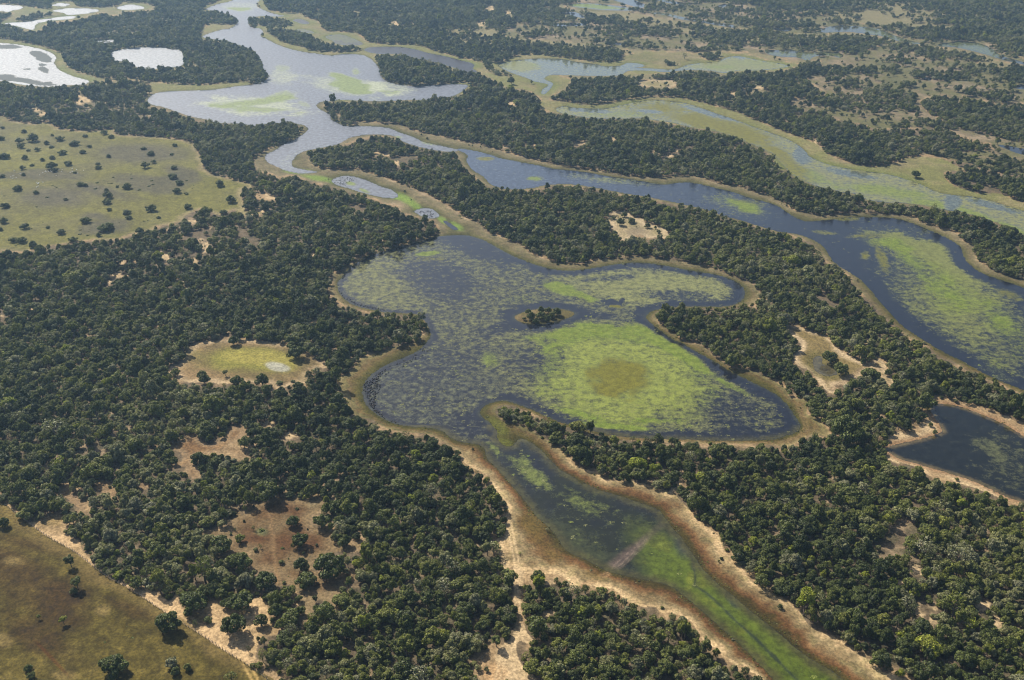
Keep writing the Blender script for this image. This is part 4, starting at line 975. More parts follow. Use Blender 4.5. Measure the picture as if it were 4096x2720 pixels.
# --- the closed forest: candidate stems on a jittered triangular lattice --------
def lattice(step, y0, y1):
    pts = []
    ys = np.arange(y0, y1, step * .87)
    for j, yy in enumerate(ys):
        hw = (yy * CP + CAM_H * SP) * 2048.0 / LENS_PX + 45
        xs = np.arange(-hw, hw, step) + (j % 2) * step * .5
        pts.append(np.stack([xs, np.full_like(xs, yy)], 1))
    p_ = np.concatenate(pts)
    return p_ + rng.uniform(-.42, .42, p_.shape) * step
near_pts = lattice(3.15, 215, 620); mid_pts = lattice(3.5, 620, 1000); far_pts = lattice(4.5, 1000, 2050)
X = np.concatenate([near_pts, mid_pts, far_pts]); FX, FY = X[:, 0].copy(), X[:, 1].copy()
NFT = len(FX)
RADII = 1.15 + 2.4 * rng.beta(1.4, 2.8, NFT) * np.where(FY > 620, 1.12, 1.0) + np.where(FY > 1000, .45, 0)
def in_any(polys, x, y):
    q = Pts(x, y); r_ = np.zeros(len(x), bool)
    for p_ in polys: r_ |= q.inside(p_)
    return r_
allopen = [p_ for _, p_ in OPOLY] + GAPPOLY
waters = list(WPOLY.values())
def plane_of(x, y, h):
    """where the sight line through a point h above the ground meets the ground"""
    k = CAM_H / (CAM_H - h); return x * k, y * k
def blocked(x, y):
    return (in_any(allopen, x, y) & ~in_any(WOOD, x, y)) | (in_any(waters, x, y))
bad = blocked(FX, FY)
x1, y1 = plane_of(FX, FY, RADII * 1.25); bad |= blocked(x1, y1)
x2, y2 = plane_of(FX, FY, RADII * 1.8); bad |= blocked(x2, y2)
# keep clear of the very edge of open ground and thin out where the canopy is broken
g1 = fbm(FX, FY, 55, 31); g2 = fbm(FX, FY, 16, 37); g3 = fbm(FX, FY, 200, 41)
vx, vy = view(FX, FY, 0.0)
loose = np.zeros(NFT)
for cx, cy, rx, ry, k in [(480,560,150,60,.22),(2200,1440,200,110,.10),(560,1290,120,130,.10),(60,320,120,60,.3),(620,430,60,60,.3),(1300,75,260,50,.45),(2200,180,260,80,.25),(1950,60,200,60,.35),(2150,330,120,60,.3),(900,370,90,30,.3),(1700,215,120,20,.25),(150,260,150,30,.3),(2050,40,330,50,.4),(1500,40,300,50,.4),(800,30,250,40,.15),(350,60,150,30,.2)]:
    loose = np.maximum(loose, k * np.clip(1.3 - np.hypot((vx - cx) / rx, (vy - cy) / ry), 0, 1))
dens = .985 - loose * 1.0
thin = (g1 * .5 + g2 * .5)
bad |= thin > (.675 - loose * .40)
bad |= rng.uniform(size=NFT) > dens
keep = ~bad
# scattered savanna trees, in clumps
svp = [p_ for k, p_ in OPOLY if k == 'savanna']
insav = in_any(svp, FX, FY) & ~in_any(waters, FX, FY) & ~in_any(waters, *plane_of(FX, FY, RADII * 1.8))
clump = fbm(FX, FY, 34, 51) * .65 + fbm(FX, FY, 10, 57) * .35
keep |= insav & (clump > .545) & (rng.uniform(size=NFT) < .8)
keep |= insav & (rng.uniform(size=NFT) < .08)
mshp = [p_ for k, p_ in OPOLY if k in ('marsh', 'meadow')]
keep |= in_any(mshp, FX, FY) & ~in_any(waters, FX, FY) & ~in_any(waters, *plane_of(FX, FY, RADII * 2)) & (rng.uniform(size=NFT) < .004)
scr = in_any([p_ for k, p_ in OPOLY if k in ('red', 'dry', 'track', 'strip', 'meadow', 'bank')] + GAPPOLY, FX, FY) & ~in_any([q_ * 1.0 for q_ in waters], FX, FY) & ~in_any(waters, FX * 1.004, FY * 1.012) & ~in_any(waters, FX * .997, FY * .990)
scr &= (rng.uniform(size=NFT) < np.where(in_any([p_ for k, p_ in OPOLY if k == 'bank'], FX, FY), .035, .11)) & (g2 > .44)
RADII = np.where(scr & ~keep, rng.uniform(.5, 1.15, NFT), RADII); keep |= scr
FX, FY, RADII = FX[keep], FY[keep], RADII[keep]
# make room round the trees placed one by one
ex = np.array([(t_['x'], t_['y'], t_['R']) for t_ in TREES])
kd_t = kdtree.KDTree(len(ex))
for i, e in enumerate(ex): kd_t.insert((e[0], e[1], 0), i)
kd_t.balance()
ok = np.ones(len(FX), bool)
for i, (a, b, r_) in enumerate(zip(FX.tolist(), FY.tolist(), RADII.tolist())):
    _, j, d_ = kd_t.find((a, b, 0))
    if d_ < ex[j, 2] * .75 + r_ * .45: ok[i] = False
FX, FY, RADII = FX[ok], FY[ok], RADII[ok]
NFT = len(FX)
tz = fbm(FX, FY, 60, 61); 
u_ = rng.uniform(size=NFT)
TINT = np.clip(.40 + (tz - .5) * 1.1 + (fbm(FX, FY, 20, 67) - .5) * .6 + rng.normal(size=NFT) * .2, 0, .76)
TINT = np.where(u_ > .93, rng.uniform(.66, .8, NFT), TINT)
TINT = np.where(u_ > .98, rng.uniform(.82, .95, NFT), TINT)
FK = np.array([0, 1, 2, 3, 4, 5, 6, 7, 0, 2, 6, 9, 11])
KIND = FK[rng.integers(0, len(FK), NFT)]
bare = rng.uniform(size=NFT) < .022; KIND = np.where(bare, 12, KIND); TINT = np.where(bare, .72, TINT)
RADII = RADII * np.exp(rng.normal(size=NFT) * .16)
big = (rng.uniform(size=NFT) > .955) & ~in_any([p_ for _, p_ in OPOLY], FX, FY) & ~in_any([p_ for _, p_ in OPOLY], *plane_of(FX, FY, RADII * 3.2))
RADII = np.where(big, RADII * 1.5, RADII)

vx, vy = view(FX, FY, RADII * 1.25)
inframe = (vx > -6) & (vx < 2367) & (vy > 0) & (vy < 1574)
size_px = RADII * px_per_m(FY)
n_single = max(0, 318 - len(TREES))
score = np.where(inframe & (RADII > 1.2), px_per_m(FY) + size_px * .02, -1)
order = np.argsort(-score)[:n_single]
single = np.zeros(NFT, bool); single[order] = True
for i in order:
    TREES.append(dict(x=float(FX[i]), y=float(FY[i]), R=float(RADII[i]), tint=float(TINT[i]), kind=int(KIND[i]), label=None, group='trees of the dense forest along the bottom edge', place='forest', px=float(vx[i]), py=float(vy[i]), sq=1.0))

LAND = [("the biggest yellow-green tree", 2141, 1488), ("the sand gap in the right forest", 2123, 1408), ("the bottom right corner", 2361, 1568), ("the brightest green bank tree", 1851, 1383),
        ("the sandy track's bottom end", 1150, 1545), ("the fork of the sandy track", 1205, 1470), ("the yellow-green wedge tree", 1365, 1528), ("the small sand patch in the wedge", 1253, 1416), ("the lower bank of the channel", 1640, 1500),
        ("the mustard-tinged tree", 795, 1506), ("the clearing's bottom tip", 700, 1440), ("the bright bottom-edge tree", 990, 1546), ("the olive-yellow tree", 867, 1463), ("the bottom end of the fence", 590, 1540), ("the largest round strip tree", 538, 1440),
        ("the olive-yellow gap tree", 2038, 1428), ("the clearing's right arm", 830, 1260), ("the right frame edge", 2361, 1420)]
PAST = [("the sand path corner", 445, 332), ("the white bird flock", 150, 432), ("the pasture's left edge", 0, 450), ("the pasture's right tip", 560, 440), ("the largest pasture tree", 244, 520), ("the pointed pasture tree", 348, 478), ("the pasture's top edge", 180, 300), ("the big clump at upper left", 75, 315)]
DIRS = ["right of", "lower right of", "below", "lower left of", "left of", "upper left of", "above", "upper right of"]
ORD = ["nearest", "second", "third", "fourth", "fifth", "sixth", "seventh", "eighth", "ninth", "tenth", "eleventh", "twelfth"]
def ordinal(n): return ORD[n] if n < len(ORD) else f"{n + 1}th"
def tint_word(t_):
    return "very dark green" if t_ < .2 else "dark green" if t_ < .36 else "grey-green" if t_ < .5 else "olive green" if t_ < .66 else "pale olive" if t_ < .8 else "yellow-green"
slots = {}
for t_ in TREES:
    if t_['label']: continue
    marks = LAND if t_['place'] == 'forest' else PAST
    nm, mx_, my_ = min(marks, key=lambda q: (q[1] - t_['px']) ** 2 + (q[2] - t_['py']) ** 2)
    a = math.degrees(math.atan2(t_['py'] - my_, t_['px'] - mx_))
    d_ = DIRS[int(((a + 22.5) % 360) // 45)]
    t_['slot'] = (nm, d_); t_['dist'] = math.hypot(t_['px'] - mx_, t_['py'] - my_)
    slots.setdefault(t_['slot'], []).append(t_)
for (nm, d_), lst in slots.items():
    lst.sort(key=lambda q: q['dist'])
    for k, t_ in enumerate(lst):
        sw = "large" if t_['R'] > 3.7 else "mid-sized" if t_['R'] > 2.5 else "small"
        t_['label'] = f"{sw} {tint_word(t_['tint'])} {'forest' if t_['place'] == 'forest' else 'pasture'} tree, {ordinal(k)} {d_} {nm}"

KDZ = None
def zat(x, y):
    return .3
first = {}
for t_ in TREES:
    nm = "forest_tree" if t_['place'] == 'forest' else "tree"
    r_ = link(nm, None)
    r_.empty_display_size = .5
    r_.location = (t_['x'], t_['y'], .15 if t_['place'] == 'forest' else .15 - (.24 if t_['place'] else .14) * t_['R'] * (t_['kind'] != 8))
    r_.rotation_euler = (0, 0, random.uniform(0, 6.283))
    s_ = t_['R'] * random.uniform(.97, 1.03)
    r_.scale = (s_, s_ * random.uniform(.92, 1.08), s_ * t_['sq'] * random.uniform(.93, 1.1))
    tag(r_, t_['label'], "tree", t_['group'])
    c_ = link("crown", MODELS[t_['kind']][0], r_); c_["tint"] = float(t_['tint'])
    k_ = link("trunk", MODELS[t_['kind']][1], r_)
    first.setdefault(t_['kind'], (c_, k_))
for k in range(NFOREST):
    if k not in first:
        raise RuntimeError("kind missing")

# --- the rest of the forest: one mass, instanced from the same trees
def scatter(name, pts, attrs, sources, mat_none=None):
    me = mesh(name, pts, [], None)
    for nm, typ, dat in attrs: attr(me, nm, typ, dat)
    o = link(name, me); o["kind"] = "stuff"
    ng = bpy.data.node_groups.new(name + "_nodes", 'GeometryNodeTree')
    ng.interface.new_socket("Geometry", in_out='INPUT', socket_type='NodeSocketGeometry')
    ng.interface.new_socket("Geometry", in_out='OUTPUT', socket_type='NodeSocketGeometry')
    gi = ng.nodes.new("NodeGroupInput"); go = ng.nodes.new("NodeGroupOutput")
    out_join = ng.nodes.new("GeometryNodeJoinGeometry")
    def named(nm, typ):
        n = ng.nodes.new("GeometryNodeInputNamedAttribute"); n.data_type = typ; n.inputs[0].default_value = nm
        return n.outputs[0]
    rot, scl, kind = named("rot", 'FLOAT_VECTOR'), named("scl", 'FLOAT_VECTOR'), named("kind", 'INT')
    for group in sources:
        jn = ng.nodes.new("GeometryNodeJoinGeometry")
        for ob in reversed(group):
            oi_ = ng.nodes.new("GeometryNodeObjectInfo"); oi_.transform_space = 'ORIGINAL'
            oi_.inputs["Object"].default_value = ob; oi_.inputs["As Instance"].default_value = True
            ng.links.new(oi_.outputs["Geometry"], jn.inputs[0])
        ip = ng.nodes.new("GeometryNodeInstanceOnPoints")
        ng.links.new(gi.outputs[0], ip.inputs["Points"]); ng.links.new(jn.outputs[0], ip.inputs["Instance"])
        ip.inputs["Pick Instance"].default_value = True
        ng.links.new(kind, ip.inputs["Instance Index"])
        ng.links.new(rot, ip.inputs["Rotation"]); ng.links.new(scl, ip.inputs["Scale"])
        ng.links.new(ip.outputs[0], out_join.inputs[0])
    ng.links.new(out_join.outputs[0], go.inputs[0])
    md = o.modifiers.new("scatter", 'NODES'); md.node_group = ng
    return o
r_ = ~single
n_ = int(r_.sum())
rotv = np.zeros((n_, 3), np.float32); rotv[:, 2] = rng.uniform(0, 6.283, n_)
sclv = (RADII[r_][:, None] * np.stack([rng.uniform(.82, 1.18, n_), rng.uniform(.82, 1.18, n_), rng.uniform(.8, 1.35, n_)], 1)).astype(np.float32)
scatter("forest", np.stack([FX[r_], FY[r_], np.full(n_, .15)], 1),
        [("rot", 'FLOAT_VECTOR', rotv), ("scl", 'FLOAT_VECTOR', sclv), ("kind", 'INT', KIND[r_].astype(np.int32)), ("tint", 'FLOAT', TINT[r_].astype(np.float32))],
        [[first[k][0] for k in range(NFOREST)], [first[k][1] for k in range(NFOREST)]])
print("forest trees", n_, "single", len(TREES))

# ------------------------------------------------------------------ shrubs and tufts
def shrub_mesh(seed):
    r = np.random.default_rng(seed)
    V = []
    for c in ((0, 0, .35), (.4, .15, .3), (-.35, .25, .28), (.05, -.4, .3)):
        d = rand_dirs(45, r); d[:, 2] = np.abs(d[:, 2]) - .1
        p_ = np.array(c) + d * r.uniform(.35, .55) * np.array([1, 1, .8])
        nrm = d + r.normal(size=d.shape) * .4; nrm /= np.linalg.norm(nrm, axis=1)[:, None]
        u = np.cross(nrm, rand_dirs(len(p_), r)); u /= np.linalg.norm(u, axis=1)[:, None]
        w = np.cross(nrm, u); sz = .16 * r.uniform(.7, 1.2, (len(p_), 1))
        V.append(np.stack([p_ - u * sz - w * sz * .6, p_ + u * sz - w * sz * .6, p_ + u * sz * .7 + w * sz, p_ - u * sz * .7 + w * sz], 1).reshape(-1, 3))
    V = np.concatenate(V); V[:, 2] = np.maximum(V[:, 2], -.02)
    me = mesh("shrub", V, np.arange(len(V)).reshape(-1, 4), m_leaf); shade(me, r)
    return me
SH = [shrub_mesh(s) for s in (1, 2, 3)]
SHRUBS = []
def shrubs(lst, label, group):
    for x, y, r in lst:
        gx, gy = ground(x, y); SHRUBS.append((float(gx), float(gy), r / px_per_m(float(gy)), label, group))
t0 = lambda x, y: (x / 4, 1176 + y / 4)
shrubs([(*t0(x, y), s) for x, y, s in [(465,740,1.6),(640,875,2),(455,970,2),(760,1100,3),(1020,1060,3.5),(1175,1080,4.5),(1145,1025,2),(1165,1000,1.5),(780,1215,5),(970,1225,5),(640,1265,3),(1220,1190,6),(1265,1150,3),(1300,1290,5),(1035,1305,4),(1195,1320,2.5),(820,1415,2.5),(650,1420,2),(805,1445,2),(300,1370,5),(160,1485,2.5),(835,1135,2),(865,1165,2),(905,1175,3),(930,1150,3.5),(955,1140,2.5),(900,1130,2),(940,1165,3),(1000,1110,2),(915,1075,2),(165,350,1.5),(20,640,3),(30,605,2.5),(10,1230,3.5),(40,1255,3),(70,1220,2.5),(965,945,3),(905,960,2.5),(940,950,2),(105,515,2),(420,1245,1.5),(1090,1220,2),(880,1290,2),(1430,1400,3),(1400,1390,2.5),(1345,1420,2),(1520,1290,2),(1700,1350,2),(2065,1460,1.8)]],
       "small dark shrub dotted on the brown pasture below the fence", "shrubs on the brown pasture")
shrubs([(*t0(x, y), s) for x, y, s in [(630,350,2.2),(655,362,2),(690,358,2.2),(560,172,3),(660,315,2),(710,350,2),(440,215,2),(1495,825,2.5),(1870,1075,3),(1740,1120,2.5),(1200,690,3)]],
       "small dark shrub on the pale sand beside the fence", "shrubs on the sandy strip")
u0 = lambda x, y: (x / 4, 392 + y / 4)
shrubs([(*u0(x, y), s) for x, y, s in [(435,260,5.5),(340,345,3.5),(485,150,3.5),(505,155,3),(525,165,3.5),(560,130,2.5),(155,50,2),(895,125,5),(960,105,3),(1045,75,4),(880,180,5),(1005,130,4),(1035,130,4),(1085,155,5),(1210,45,3),(1375,155,5),(1410,140,4),(1400,105,4.5),(1310,115,3),(1290,190,5),(1215,85,4),(1720,105,4),(1775,180,3),(1715,220,5),(1790,150,3),(1880,115,3),(1075,430,3),(1505,428,2.5),(1330,480,4),(1370,475,4),(1405,485,3),(740,560,4),(740,600,5),(810,610,5),(820,575,3),(455,635,3),(415,660,2),(290,550,4),(400,490,3),(355,515,3),(445,530,5),(235,425,2),(1100,490,3),(760,670,6),(150,700,4),(40,240,3),(2025,295,3),(130,665,4)]],
       "small dark bush dotted over the yellow-green upper left pasture", "bushes on the upper left pasture")
shrubs([(590 + x / 4, 1176 + y / 4, s) for x, y, s in [(55,200,9),(245,360,6),(130,310,4),(140,520,4),(570,235,4),(180,415,4),(15,470,4),(265,570,4),(110,500,3),(640,310,3),(600,800,2.5),(500,690,2.5)]],
       "low pale green shrub in the red-brown clearing", "shrubs in the red-brown clearing")
MARKB = [("the flat-topped tree", 176, 1341), ("the wide spreading fence tree", 388, 1434), ("the broad bottom-edge tree", 258, 1534), ("the bright green sapling", 145, 1429), ("the tiny sapling", 89, 1422), ("the lower left corner", 0, 1568), ("the left frame edge", 0, 1400)]
MARKS = [('the orange strip tree', 152, 1226), ('the tall narrow fence tree', 160, 1289), ('the largest round strip tree', 538, 1440)]
MARKR = [('the round middle clearing tree', 689, 1247), ('the small upper clearing tree', 675, 1200), ('the dense dark clearing tree', 694, 1301), ('the smallest track-side tree', 648, 1296)]
SLOT = {}
for i, (x, y, s, lb, gr) in enumerate(SHRUBS):
    sx, sy = view(np.array(x), np.array(y), 0.0)
    mk = PAST if 'upper left' in lb else MARKR if 'pale' in lb and 'clearing' in lb else MARKB + MARKS
    if mk:
        nm_, mx_, my_ = min(mk, key=lambda q_: (q_[1] - sx) ** 2 + (q_[2] - sy) ** 2)
        d_ = DIRS[int(((math.degrees(math.atan2(sy - my_, sx - mx_)) + 22.5) % 360) // 45)]
        SLOT.setdefault((nm_, d_), []).append((math.hypot(sx - mx_, sy - my_), i))
for (nm_, d_), lst in SLOT.items():
    for k, (_, i) in enumerate(sorted(lst)):
        x, y, s, lb, gr = SHRUBS[i]
        SHRUBS[i] = (x, y, s, f"{'low pale green shrub in the clearing' if 'clearing' in lb else 'small dark bush on the grass' if 'upper left' in lb else 'small dark shrub on the sand' if 'sand' in lb else 'small dark shrub on the grass'}, {ordinal(k)} {d_} {nm_}", gr)
for i, (x, y, s, lb, gr) in enumerate(SHRUBS):
    o = link("shrub", SH[i % 3]); o.location = (x, y, .12); o.scale = (s, s, s * .8); o.rotation_euler = (0, 0, random.uniform(0, 6.28))
    o["tint"] = .5 if 'pale' in lb else random.choice((.05, .15, .25, .35)); tag(o, lb, "shrub", gr)

# tufts on banks, clearings and pasture near the camera: one mass
cand = lattice(1.35, 235, 560)
tx, ty = cand[:, 0], cand[:, 1]
tvx, tvy = view(tx, ty, 0.0)
q = Pts(tx, ty)
wgt = np.zeros(len(tx))
for k, p_ in OPOLY:
    w = {'bank': .30, 'red': .16, 'strip': .14, 'brown': .2, 'track': .06, 'glade': .15, 'oval': .1, 'dry': .15}.get(k, 0)
    if w: wgt = np.maximum(wgt, q.inside(p_) * w)
wgt *= ~in_any(waters, tx, ty)
nn = fbm(tx, ty, 9, 71); wgt *= sstep(.38, .62, nn) * 2
kt = (rng.uniform(size=len(tx)) < wgt)
tx, ty = tx[kt], ty[kt]; n_ = len(tx)
# grass along the fence foot
L_ = np.hypot(*(FENCE[1:] - FENCE[:-1]).T); cum = np.concatenate([[0], np.cumsum(L_)])
def along(s):
    i = int(np.clip(np.searchsorted(cum, s) - 1, 0, len(L_) - 1)); f_ = (s - cum[i]) / L_[i]
    return FENCE[i] + (FENCE[i + 1] - FENCE[i]) * f_
fs = rng.uniform(0, cum[-1], 800); fp = np.array([along(s) for s in fs]) + rng.normal(size=(800, 2)) * .3
tx = np.concatenate([tx, fp[:, 0]]); ty = np.concatenate([ty, fp[:, 1]]); n_ = len(tx)
rotv = np.zeros((n_, 3), np.float32); rotv[:, 2] = rng.uniform(0, 6.283, n_)
sc_ = rng.uniform(.15, .42, n_) * np.where(rng.uniform(size=n_) > .95, 1.8, 1); sclv = np.stack([sc_, sc_, sc_ * .8], 1).astype(np.float32)
scatter("grass_tufts", np.stack([tx, ty, np.full(n_, .1)], 1),
        [("rot", 'FLOAT_VECTOR', rotv), ("scl", 'FLOAT_VECTOR', sclv), ("kind", 'INT', rng.integers(0, 3, n_).astype(np.int32)), ("tint", 'FLOAT', np.concatenate([rng.uniform(.25, .8, n_ - 800), rng.uniform(0, .3, 800)]).astype(np.float32))],
        [[o for o in COL.objects if o.name in ("shrub", "shrub.001", "shrub.002")]])

# ------------------------------------------------------------------ floating plants: rafts of leaves on the lagoon and the eastern arm
m_pad, nt, out = new_mat("floating_leaves")
ti = N(nt, "ShaderNodeAttribute", attribute_name="tint", attribute_type='INSTANCER')
cr = N(nt, "ShaderNodeValToRGB"); el = cr.color_ramp.elements
el[0].position, el[0].color = 0.0, (.085, .09, .04, 1)
el[1].position, el[1].color = 1.0, (.13, .19, .018, 1)
e = el.new(.45); e.color = (.165, .168, .062, 1)
e = el.new(.75); e.color = (.165, .195, .034, 1)
nt.links.new(ti.outputs["Fac"], cr.inputs[0])
p = principled(nt, .6, .15); nt.links.new(cr.outputs[0], p.inputs["Base Color"]); nt.links.new(p.outputs[0], out.inputs[0])
def raft_mesh(seed, n):
    r = np.random.default_rng(seed); V = []
    for _ in range(n):
        a = r.uniform(0, 6.283); d = math.sqrt(r.uniform()) * 1.0
        cx, cy, sz = d * math.cos(a) * 1.25, d * math.sin(a) * .8, r.uniform(.10, .26)
        tl = r.uniform(-.28, .28, 2); h = r.uniform(.02, .10)
        for k in range(5):
            b = 6.283 * k / 5 + a
            V.append((cx + sz * math.cos(b), cy + sz * math.sin(b), h + sz * (math.cos(b) * tl[0] + math.sin(b) * tl[1])))
    V = np.array(V); V[:, 2] = np.maximum(V[:, 2], .012)
    return mesh("leaf_raft", V, np.arange(len(V)).reshape(-1, 5), m_pad)
w_ok = (L | E | DP) & (sd < -1.0) & (GY < 760) & (VX > -60) & (VX < 2420)
drift = fbm(GX * .8 + GY * .25, GY - GX * .2, 7, 81) * .6 + n3 * .4
rng2 = np.random.default_rng(11)
chance = np.clip(pad + grn * .7, 0, 1) * sstep(.44, .62, drift) * .62
chance *= np.where(chan, .3, 1) * np.where(L & (VX < 1180), .45, .7) * (1 - np.clip(rst * 1.6, 0, 1)) * (~DP)
sel = np.nonzero(w_ok & (rng2.uniform(size=NV) < chance))[0]
n_ = len(sel)
RX = GX[sel] + rng2.normal(size=n_) * .4; RY = GY[sel] + rng2.normal(size=n_) * .5
rotv = np.zeros((n_, 3), np.float32); rotv[:, 2] = rng2.normal(size=n_) * .5 + .3
sc_ = rng2.uniform(.35, .95, n_); sclv = np.stack([sc_, sc_, np.ones(n_)], 1).astype(np.float32)
tn = np.clip(.40 + .6 * np.clip(grn[sel], 0, 1) + .25 * blob(1430, 868, 190, 110, 6, .6, .8)[sel] - .25 * np.clip(rst[sel], 0, 1) + rng2.normal(size=n_) * .16, 0, 1)
rafts = []
for k in range(3):
    me = raft_mesh(200 + k, 16)
    rafts.append(me)
r_objs = []
first_raft = None
for k, me in enumerate(rafts):
    i = sel[k]
    o = link("floating_leaf_raft", me); o.location = (RX[k], RY[k], .004); o["tint"] = float(tn[k]); o["kind"] = "stuff"
    r_objs.append(o)
scatter("floating_plants", np.stack([RX, RY, np.full(n_, .004)], 1)[3:],
        [("rot", 'FLOAT_VECTOR', rotv[3:]), ("scl", 'FLOAT_VECTOR', sclv[3:]), ("kind", 'INT', rng2.integers(0, 3, n_ - 3).astype(np.int32)), ("tint", 'FLOAT', tn[3:].astype(np.float32))], [r_objs])
print("rafts", n_)

# ------------------------------------------------------------------ fence
f_root = link("post_and_wire_fence", None)
f0 = along(0); f_root.location = (f0[0], f0[1], 0)
tag(f_root, "long post and wire fence between the brown pasture and the sandy strip", "fence")
V = []; F = []
tube(V, F, (0, 0, -.3), (.02, .01, 1.25), .11, .095, 7)
V.append(Vector((.02, .01, 1.29))); top = len(V) - 1
for k in range(7): F.append((7 + k, 7 + (k + 1) % 7, top))
post_me = mesh("post", [tuple(v) for v in V], F, m_post)
s = 0.0; i = 0
while s < cum[-1]:
    p_ = along(s)
    o = link("post", post_me, f_root); o.location = (p_[0] - f0[0], p_[1] - f0[1], .3)
    o.rotation_euler = (random.uniform(-.06, .06), random.uniform(-.06, .06), random.uniform(0, 6.28)); o.scale = (1, 1, random.uniform(.9, 1.1))
    s += 1.9 * random.uniform(.92, 1.08)
for h in (.65, .95, 1.25):
    V = []; F = []
    for s in np.arange(0, cum[-1] - 8, 8.0):
        a, b = along(s), along(s + 8)
        tube(V, F, (a[0] - f0[0], a[1] - f0[1], h), (b[0] - f0[0], b[1] - f0[1], h), .012, .012, 4)
    link("wire", mesh("wire", [tuple(v) for v in V], F, m_wire), f_root)

# ------------------------------------------------------------------ birds
def bird_mesh(name, body, neck, mat, legs):
    V = []; F = []
    def ball(c, s, nu=8, nv=5):
        i0 = len(V)
        for a in range(nv + 1):
            t_ = math.pi * a / nv
            for b in range(nu):
                f_ = 2 * math.pi * b / nu
                V.append(Vector((c[0] + s[0] * math.sin(t_) * math.cos(f_), c[1] + s[1] * math.sin(t_) * math.sin(f_), c[2] + s[2] * math.cos(t_))))
        for a in range(nv):
            for b in range(nu):
                F.append((i0 + a * nu + b, i0 + (a + 1) * nu + b, i0 + (a + 1) * nu + (b + 1) % nu, i0 + a * nu + (b + 1) % nu))
    z = legs + body[2]
    ball((0, 0, z), body)
    tube(V, F, (-body[0] * .8, 0, z + .02), (-body[0] * 1.5, 0, z - .02), body[1] * .5, body[1] * .15)
    tube(V, F, (body[0] * .7, 0, z + body[2] * .3), (body[0] * .95, 0, z + neck * .6), body[1] * .42, body[1] * .3)
    tube(V, F, (body[0] * .95, 0, z + neck * .6), (body[0] * 1.0, 0, z + neck), body[1] * .3, body[1] * .28)
    ball((body[0] * 1.1, 0, z + neck), (.07, .05, .05), 6, 4)
    tube(V, F, (body[0] * 1.1 + .05, 0, z + neck), (body[0] * 1.1 + .2, 0, z + neck - .02), .025, .006, 4)
    if legs > .05:
        for s_ in (-1, 1): tube(V, F, (0, s_ * .06, 0), (0, s_ * .06, z), .015, .02, 4)
    return mesh(name, [tuple(v) for v in V], F, mat, True)
b_white = bird_mesh("white_bird", (.36, .20, .19), .5, m_white, .38)
b_dark = bird_mesh("dark_bird", (.36, .19, .17), .34, m_black, .0)
NTH = ['leftmost', 'second', 'third', 'fourth', 'fifth', 'sixth', 'seventh', 'eighth', 'ninth', 'tenth', 'eleventh', 'twelfth'] + [f'{n}th' for n in range(13, 21)] + ['21st', '22nd', '23rd'] + [f'{n}th' for n in range(24, 31)] + ['31st', '32nd', '33rd', '34th', '35th', '36th']
def birds(lst, me, nm, label, cat, group, z=.0, sc=1.0):
    row = '{}' in label
    for i, (x, y) in enumerate(sorted(lst) if row else lst):
        gx, gy = ground(x, y)
        o = link(nm, me); o.location = (float(gx), float(gy), z); o.rotation_euler = (0, 0, random.uniform(0, 6.28))
        k = sc * random.uniform(.85, 1.15); o.scale = (k, k, k); tag(o, label.format(NTH[i] if i < len(NTH) else f'{i + 1}th') if row else label, cat, group)
wz = lambda x, y: ((40 + x / 7.84) / K, (660 + y / 7.84) / K)
birds([wz(*q_) for q_ in [(340,320),(130,375),(100,378),(35,420),(90,465),(205,430),(140,205)]], b_white, "white_bird", "{} white bird from the left in the loose group at the pasture's left", "bird", "white birds on the pasture's left end", .3, 1.25)
birds([wz(*q_) for q_ in [(840,585),(870,625),(895,618),(915,590),(1040,580),(890,700),(855,715),(840,750),(905,605)]], b_white, "white_bird", "{} white bird from the left among those bunched on the grey patch", "bird", "white birds bunched on the grey patch", .3, 1.25)
birds([wz(*q_) for q_ in [(1035,275),(1115,238),(1150,260),(1210,235),(1275,205),(1300,235),(1350,215),(1385,180),(1405,220),(1450,230),(1545,190),(1640,185),(1625,235),(1960,155),(1925,235),(1965,245),(1900,280),(2090,185),(2125,290),(945,345),(1455,365),(2315,205)]], b_white, "white_bird", "{} white bird from the left along the row of upper pasture trees", "bird", "white birds along the tree row", .3, 1.25)
def sprinkle(poly, n, sep):
    p_ = np.array(poly, float); lo, hi = p_.min(0), p_.max(0); out_ = []
    tries = 0
    while len(out_) < n and tries < n * 60:
        tries += 1
        c = rng.uniform(lo, hi)
        if not Pts(np.array([c[0]]), np.array([c[1]])).inside(p_)[0]: continue
        if any((c[0] - a) ** 2 + (c[1] - b) ** 2 < sep ** 2 for a, b in out_): continue
        out_.append((c[0], c[1]))
    return out_
dz = lambda x, y: ((1440 + x / 11.79) / K, (1480 + y / 11.79) / K)
birds(sprinkle([dz(*q_) for q_ in [(150,640),(450,480),(700,300),(900,100),(1050,60),(1000,250),(900,420),(960,800),(900,1000),(800,1150),(760,1300),(720,1568),(760,1800),(600,1800),(450,1650),(350,1450),(300,1300),(230,1050),(150,900)]], 150, 1.6), b_dark, "dark_waterbird", "dark waterbird in the crowded flock at the lagoon's lower left shore", "bird", "dark waterbirds crowding the lower left shore", .02, 1.15)
t21 = lambda x, y: (590 + x / 4, 784 + y / 4)
birds(sprinkle([t21(*q_) for q_ in [(1130,300),(1250,230),(1420,170),(1540,70),(1610,40),(1590,100),(1480,190),(1350,270),(1200,330)]], 32, 2.2), b_dark, "dark_waterbird", "{} dark waterbird from the left, trailing along the lagoon's left bay", "bird", "dark waterbirds trailing along the left bay", .02, 1.15)
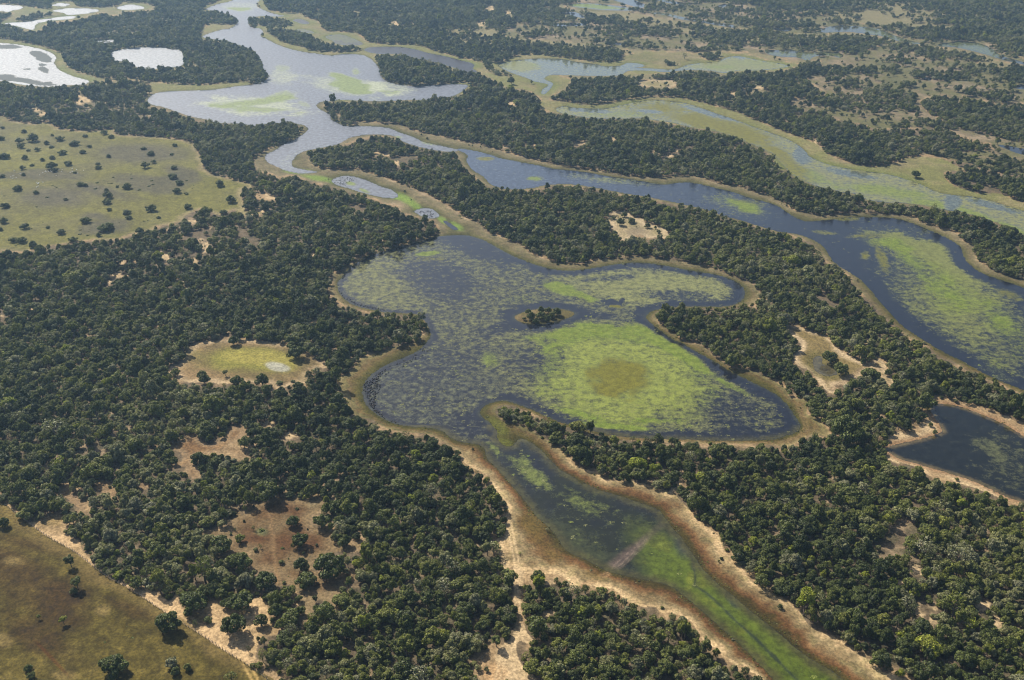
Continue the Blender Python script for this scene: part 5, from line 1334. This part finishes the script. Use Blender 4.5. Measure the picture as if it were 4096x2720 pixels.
birds(sprinkle([t21(*q_) for q_ in [(1050,600),(1100,590),(1130,660),(1220,730),(1330,765),(1200,740),(1100,670)]], 22, 1.8), b_dark, "dark_waterbird", "dark waterbird below the crowded flock on the curved sand shore", "bird", "dark waterbirds below the flock", .02, 1.15)
t11 = lambda x, y: (590 + x / 4, 392 + y / 4)
sh = [(760,1060),(775,1090),(770,1120),(790,1135),(800,1160),(815,1180),(840,1190),(850,1175),(870,1195),(885,1215),(905,1222),(915,1235),(940,1240),(965,1250),(975,1243),(995,1258),(1010,1252),(1025,1262),(1040,1268),(1055,1262),(1075,1272),(1090,1268),(1105,1280),(1125,1285),(1130,1275),(1150,1290),(1165,1282),(1180,1290),(800,1000),(812,975),(820,960),(810,990),(865,905)]
birds([t11(*q_) for q_ in sh], b_dark, "dark_waterbird", "{} dark waterbird from the left in the row on the upper left shoreline", "bird", "dark waterbirds lined along the upper left shore", .02, 1.2)
birds(sprinkle([t11(*q_) for q_ in [(715,110),(770,80),(800,65),(900,70),(960,90),(900,100),(840,120),(830,150),(780,140)]], 36, 1.5), b_dark, "dark_waterbird", "dark waterbird at the left end of the pale duck pond", "bird", "dark waterbirds on the duck pond", .02, 1.2)
birds(sprinkle([t11(*q_) for q_ in [(1475,385),(1540,375),(1620,375),(1650,430),(1600,440),(1530,415)]], 26, 1.5), b_dark, "dark_waterbird", "dark waterbird on the small pool between duck pond and lagoon", "bird", "dark waterbirds on the small pool", .02, 1.2)

# ------------------------------------------------------------------ haze: still air round the whole scene
hx = 9400.0
V = [(sx * hx, sy * hx, z) for z in (-2.6, CAM_H + 6.0) for sx, sy in ((-1, -1), (1, -1), (1, 1), (-1, 1))]
hz = link("haze", mesh("haze", V, [(3, 2, 1, 0), (4, 5, 6, 7), (0, 1, 5, 4), (1, 2, 6, 5), (2, 3, 7, 6), (3, 0, 4, 7)], None))
hz["kind"] = "stuff"
m_haze, nt, out = new_mat("thin_haze")
pv = N(nt, "ShaderNodeVolumePrincipled")
pv.inputs["Color"].default_value = (.44, .69, 1.0, 1)
pv.inputs["Density"].default_value = .000088
pv.inputs["Anisotropy"].default_value = .35
nt.links.new(pv.outputs[0], out.inputs["Volume"])
hz.data.materials.append(m_haze)
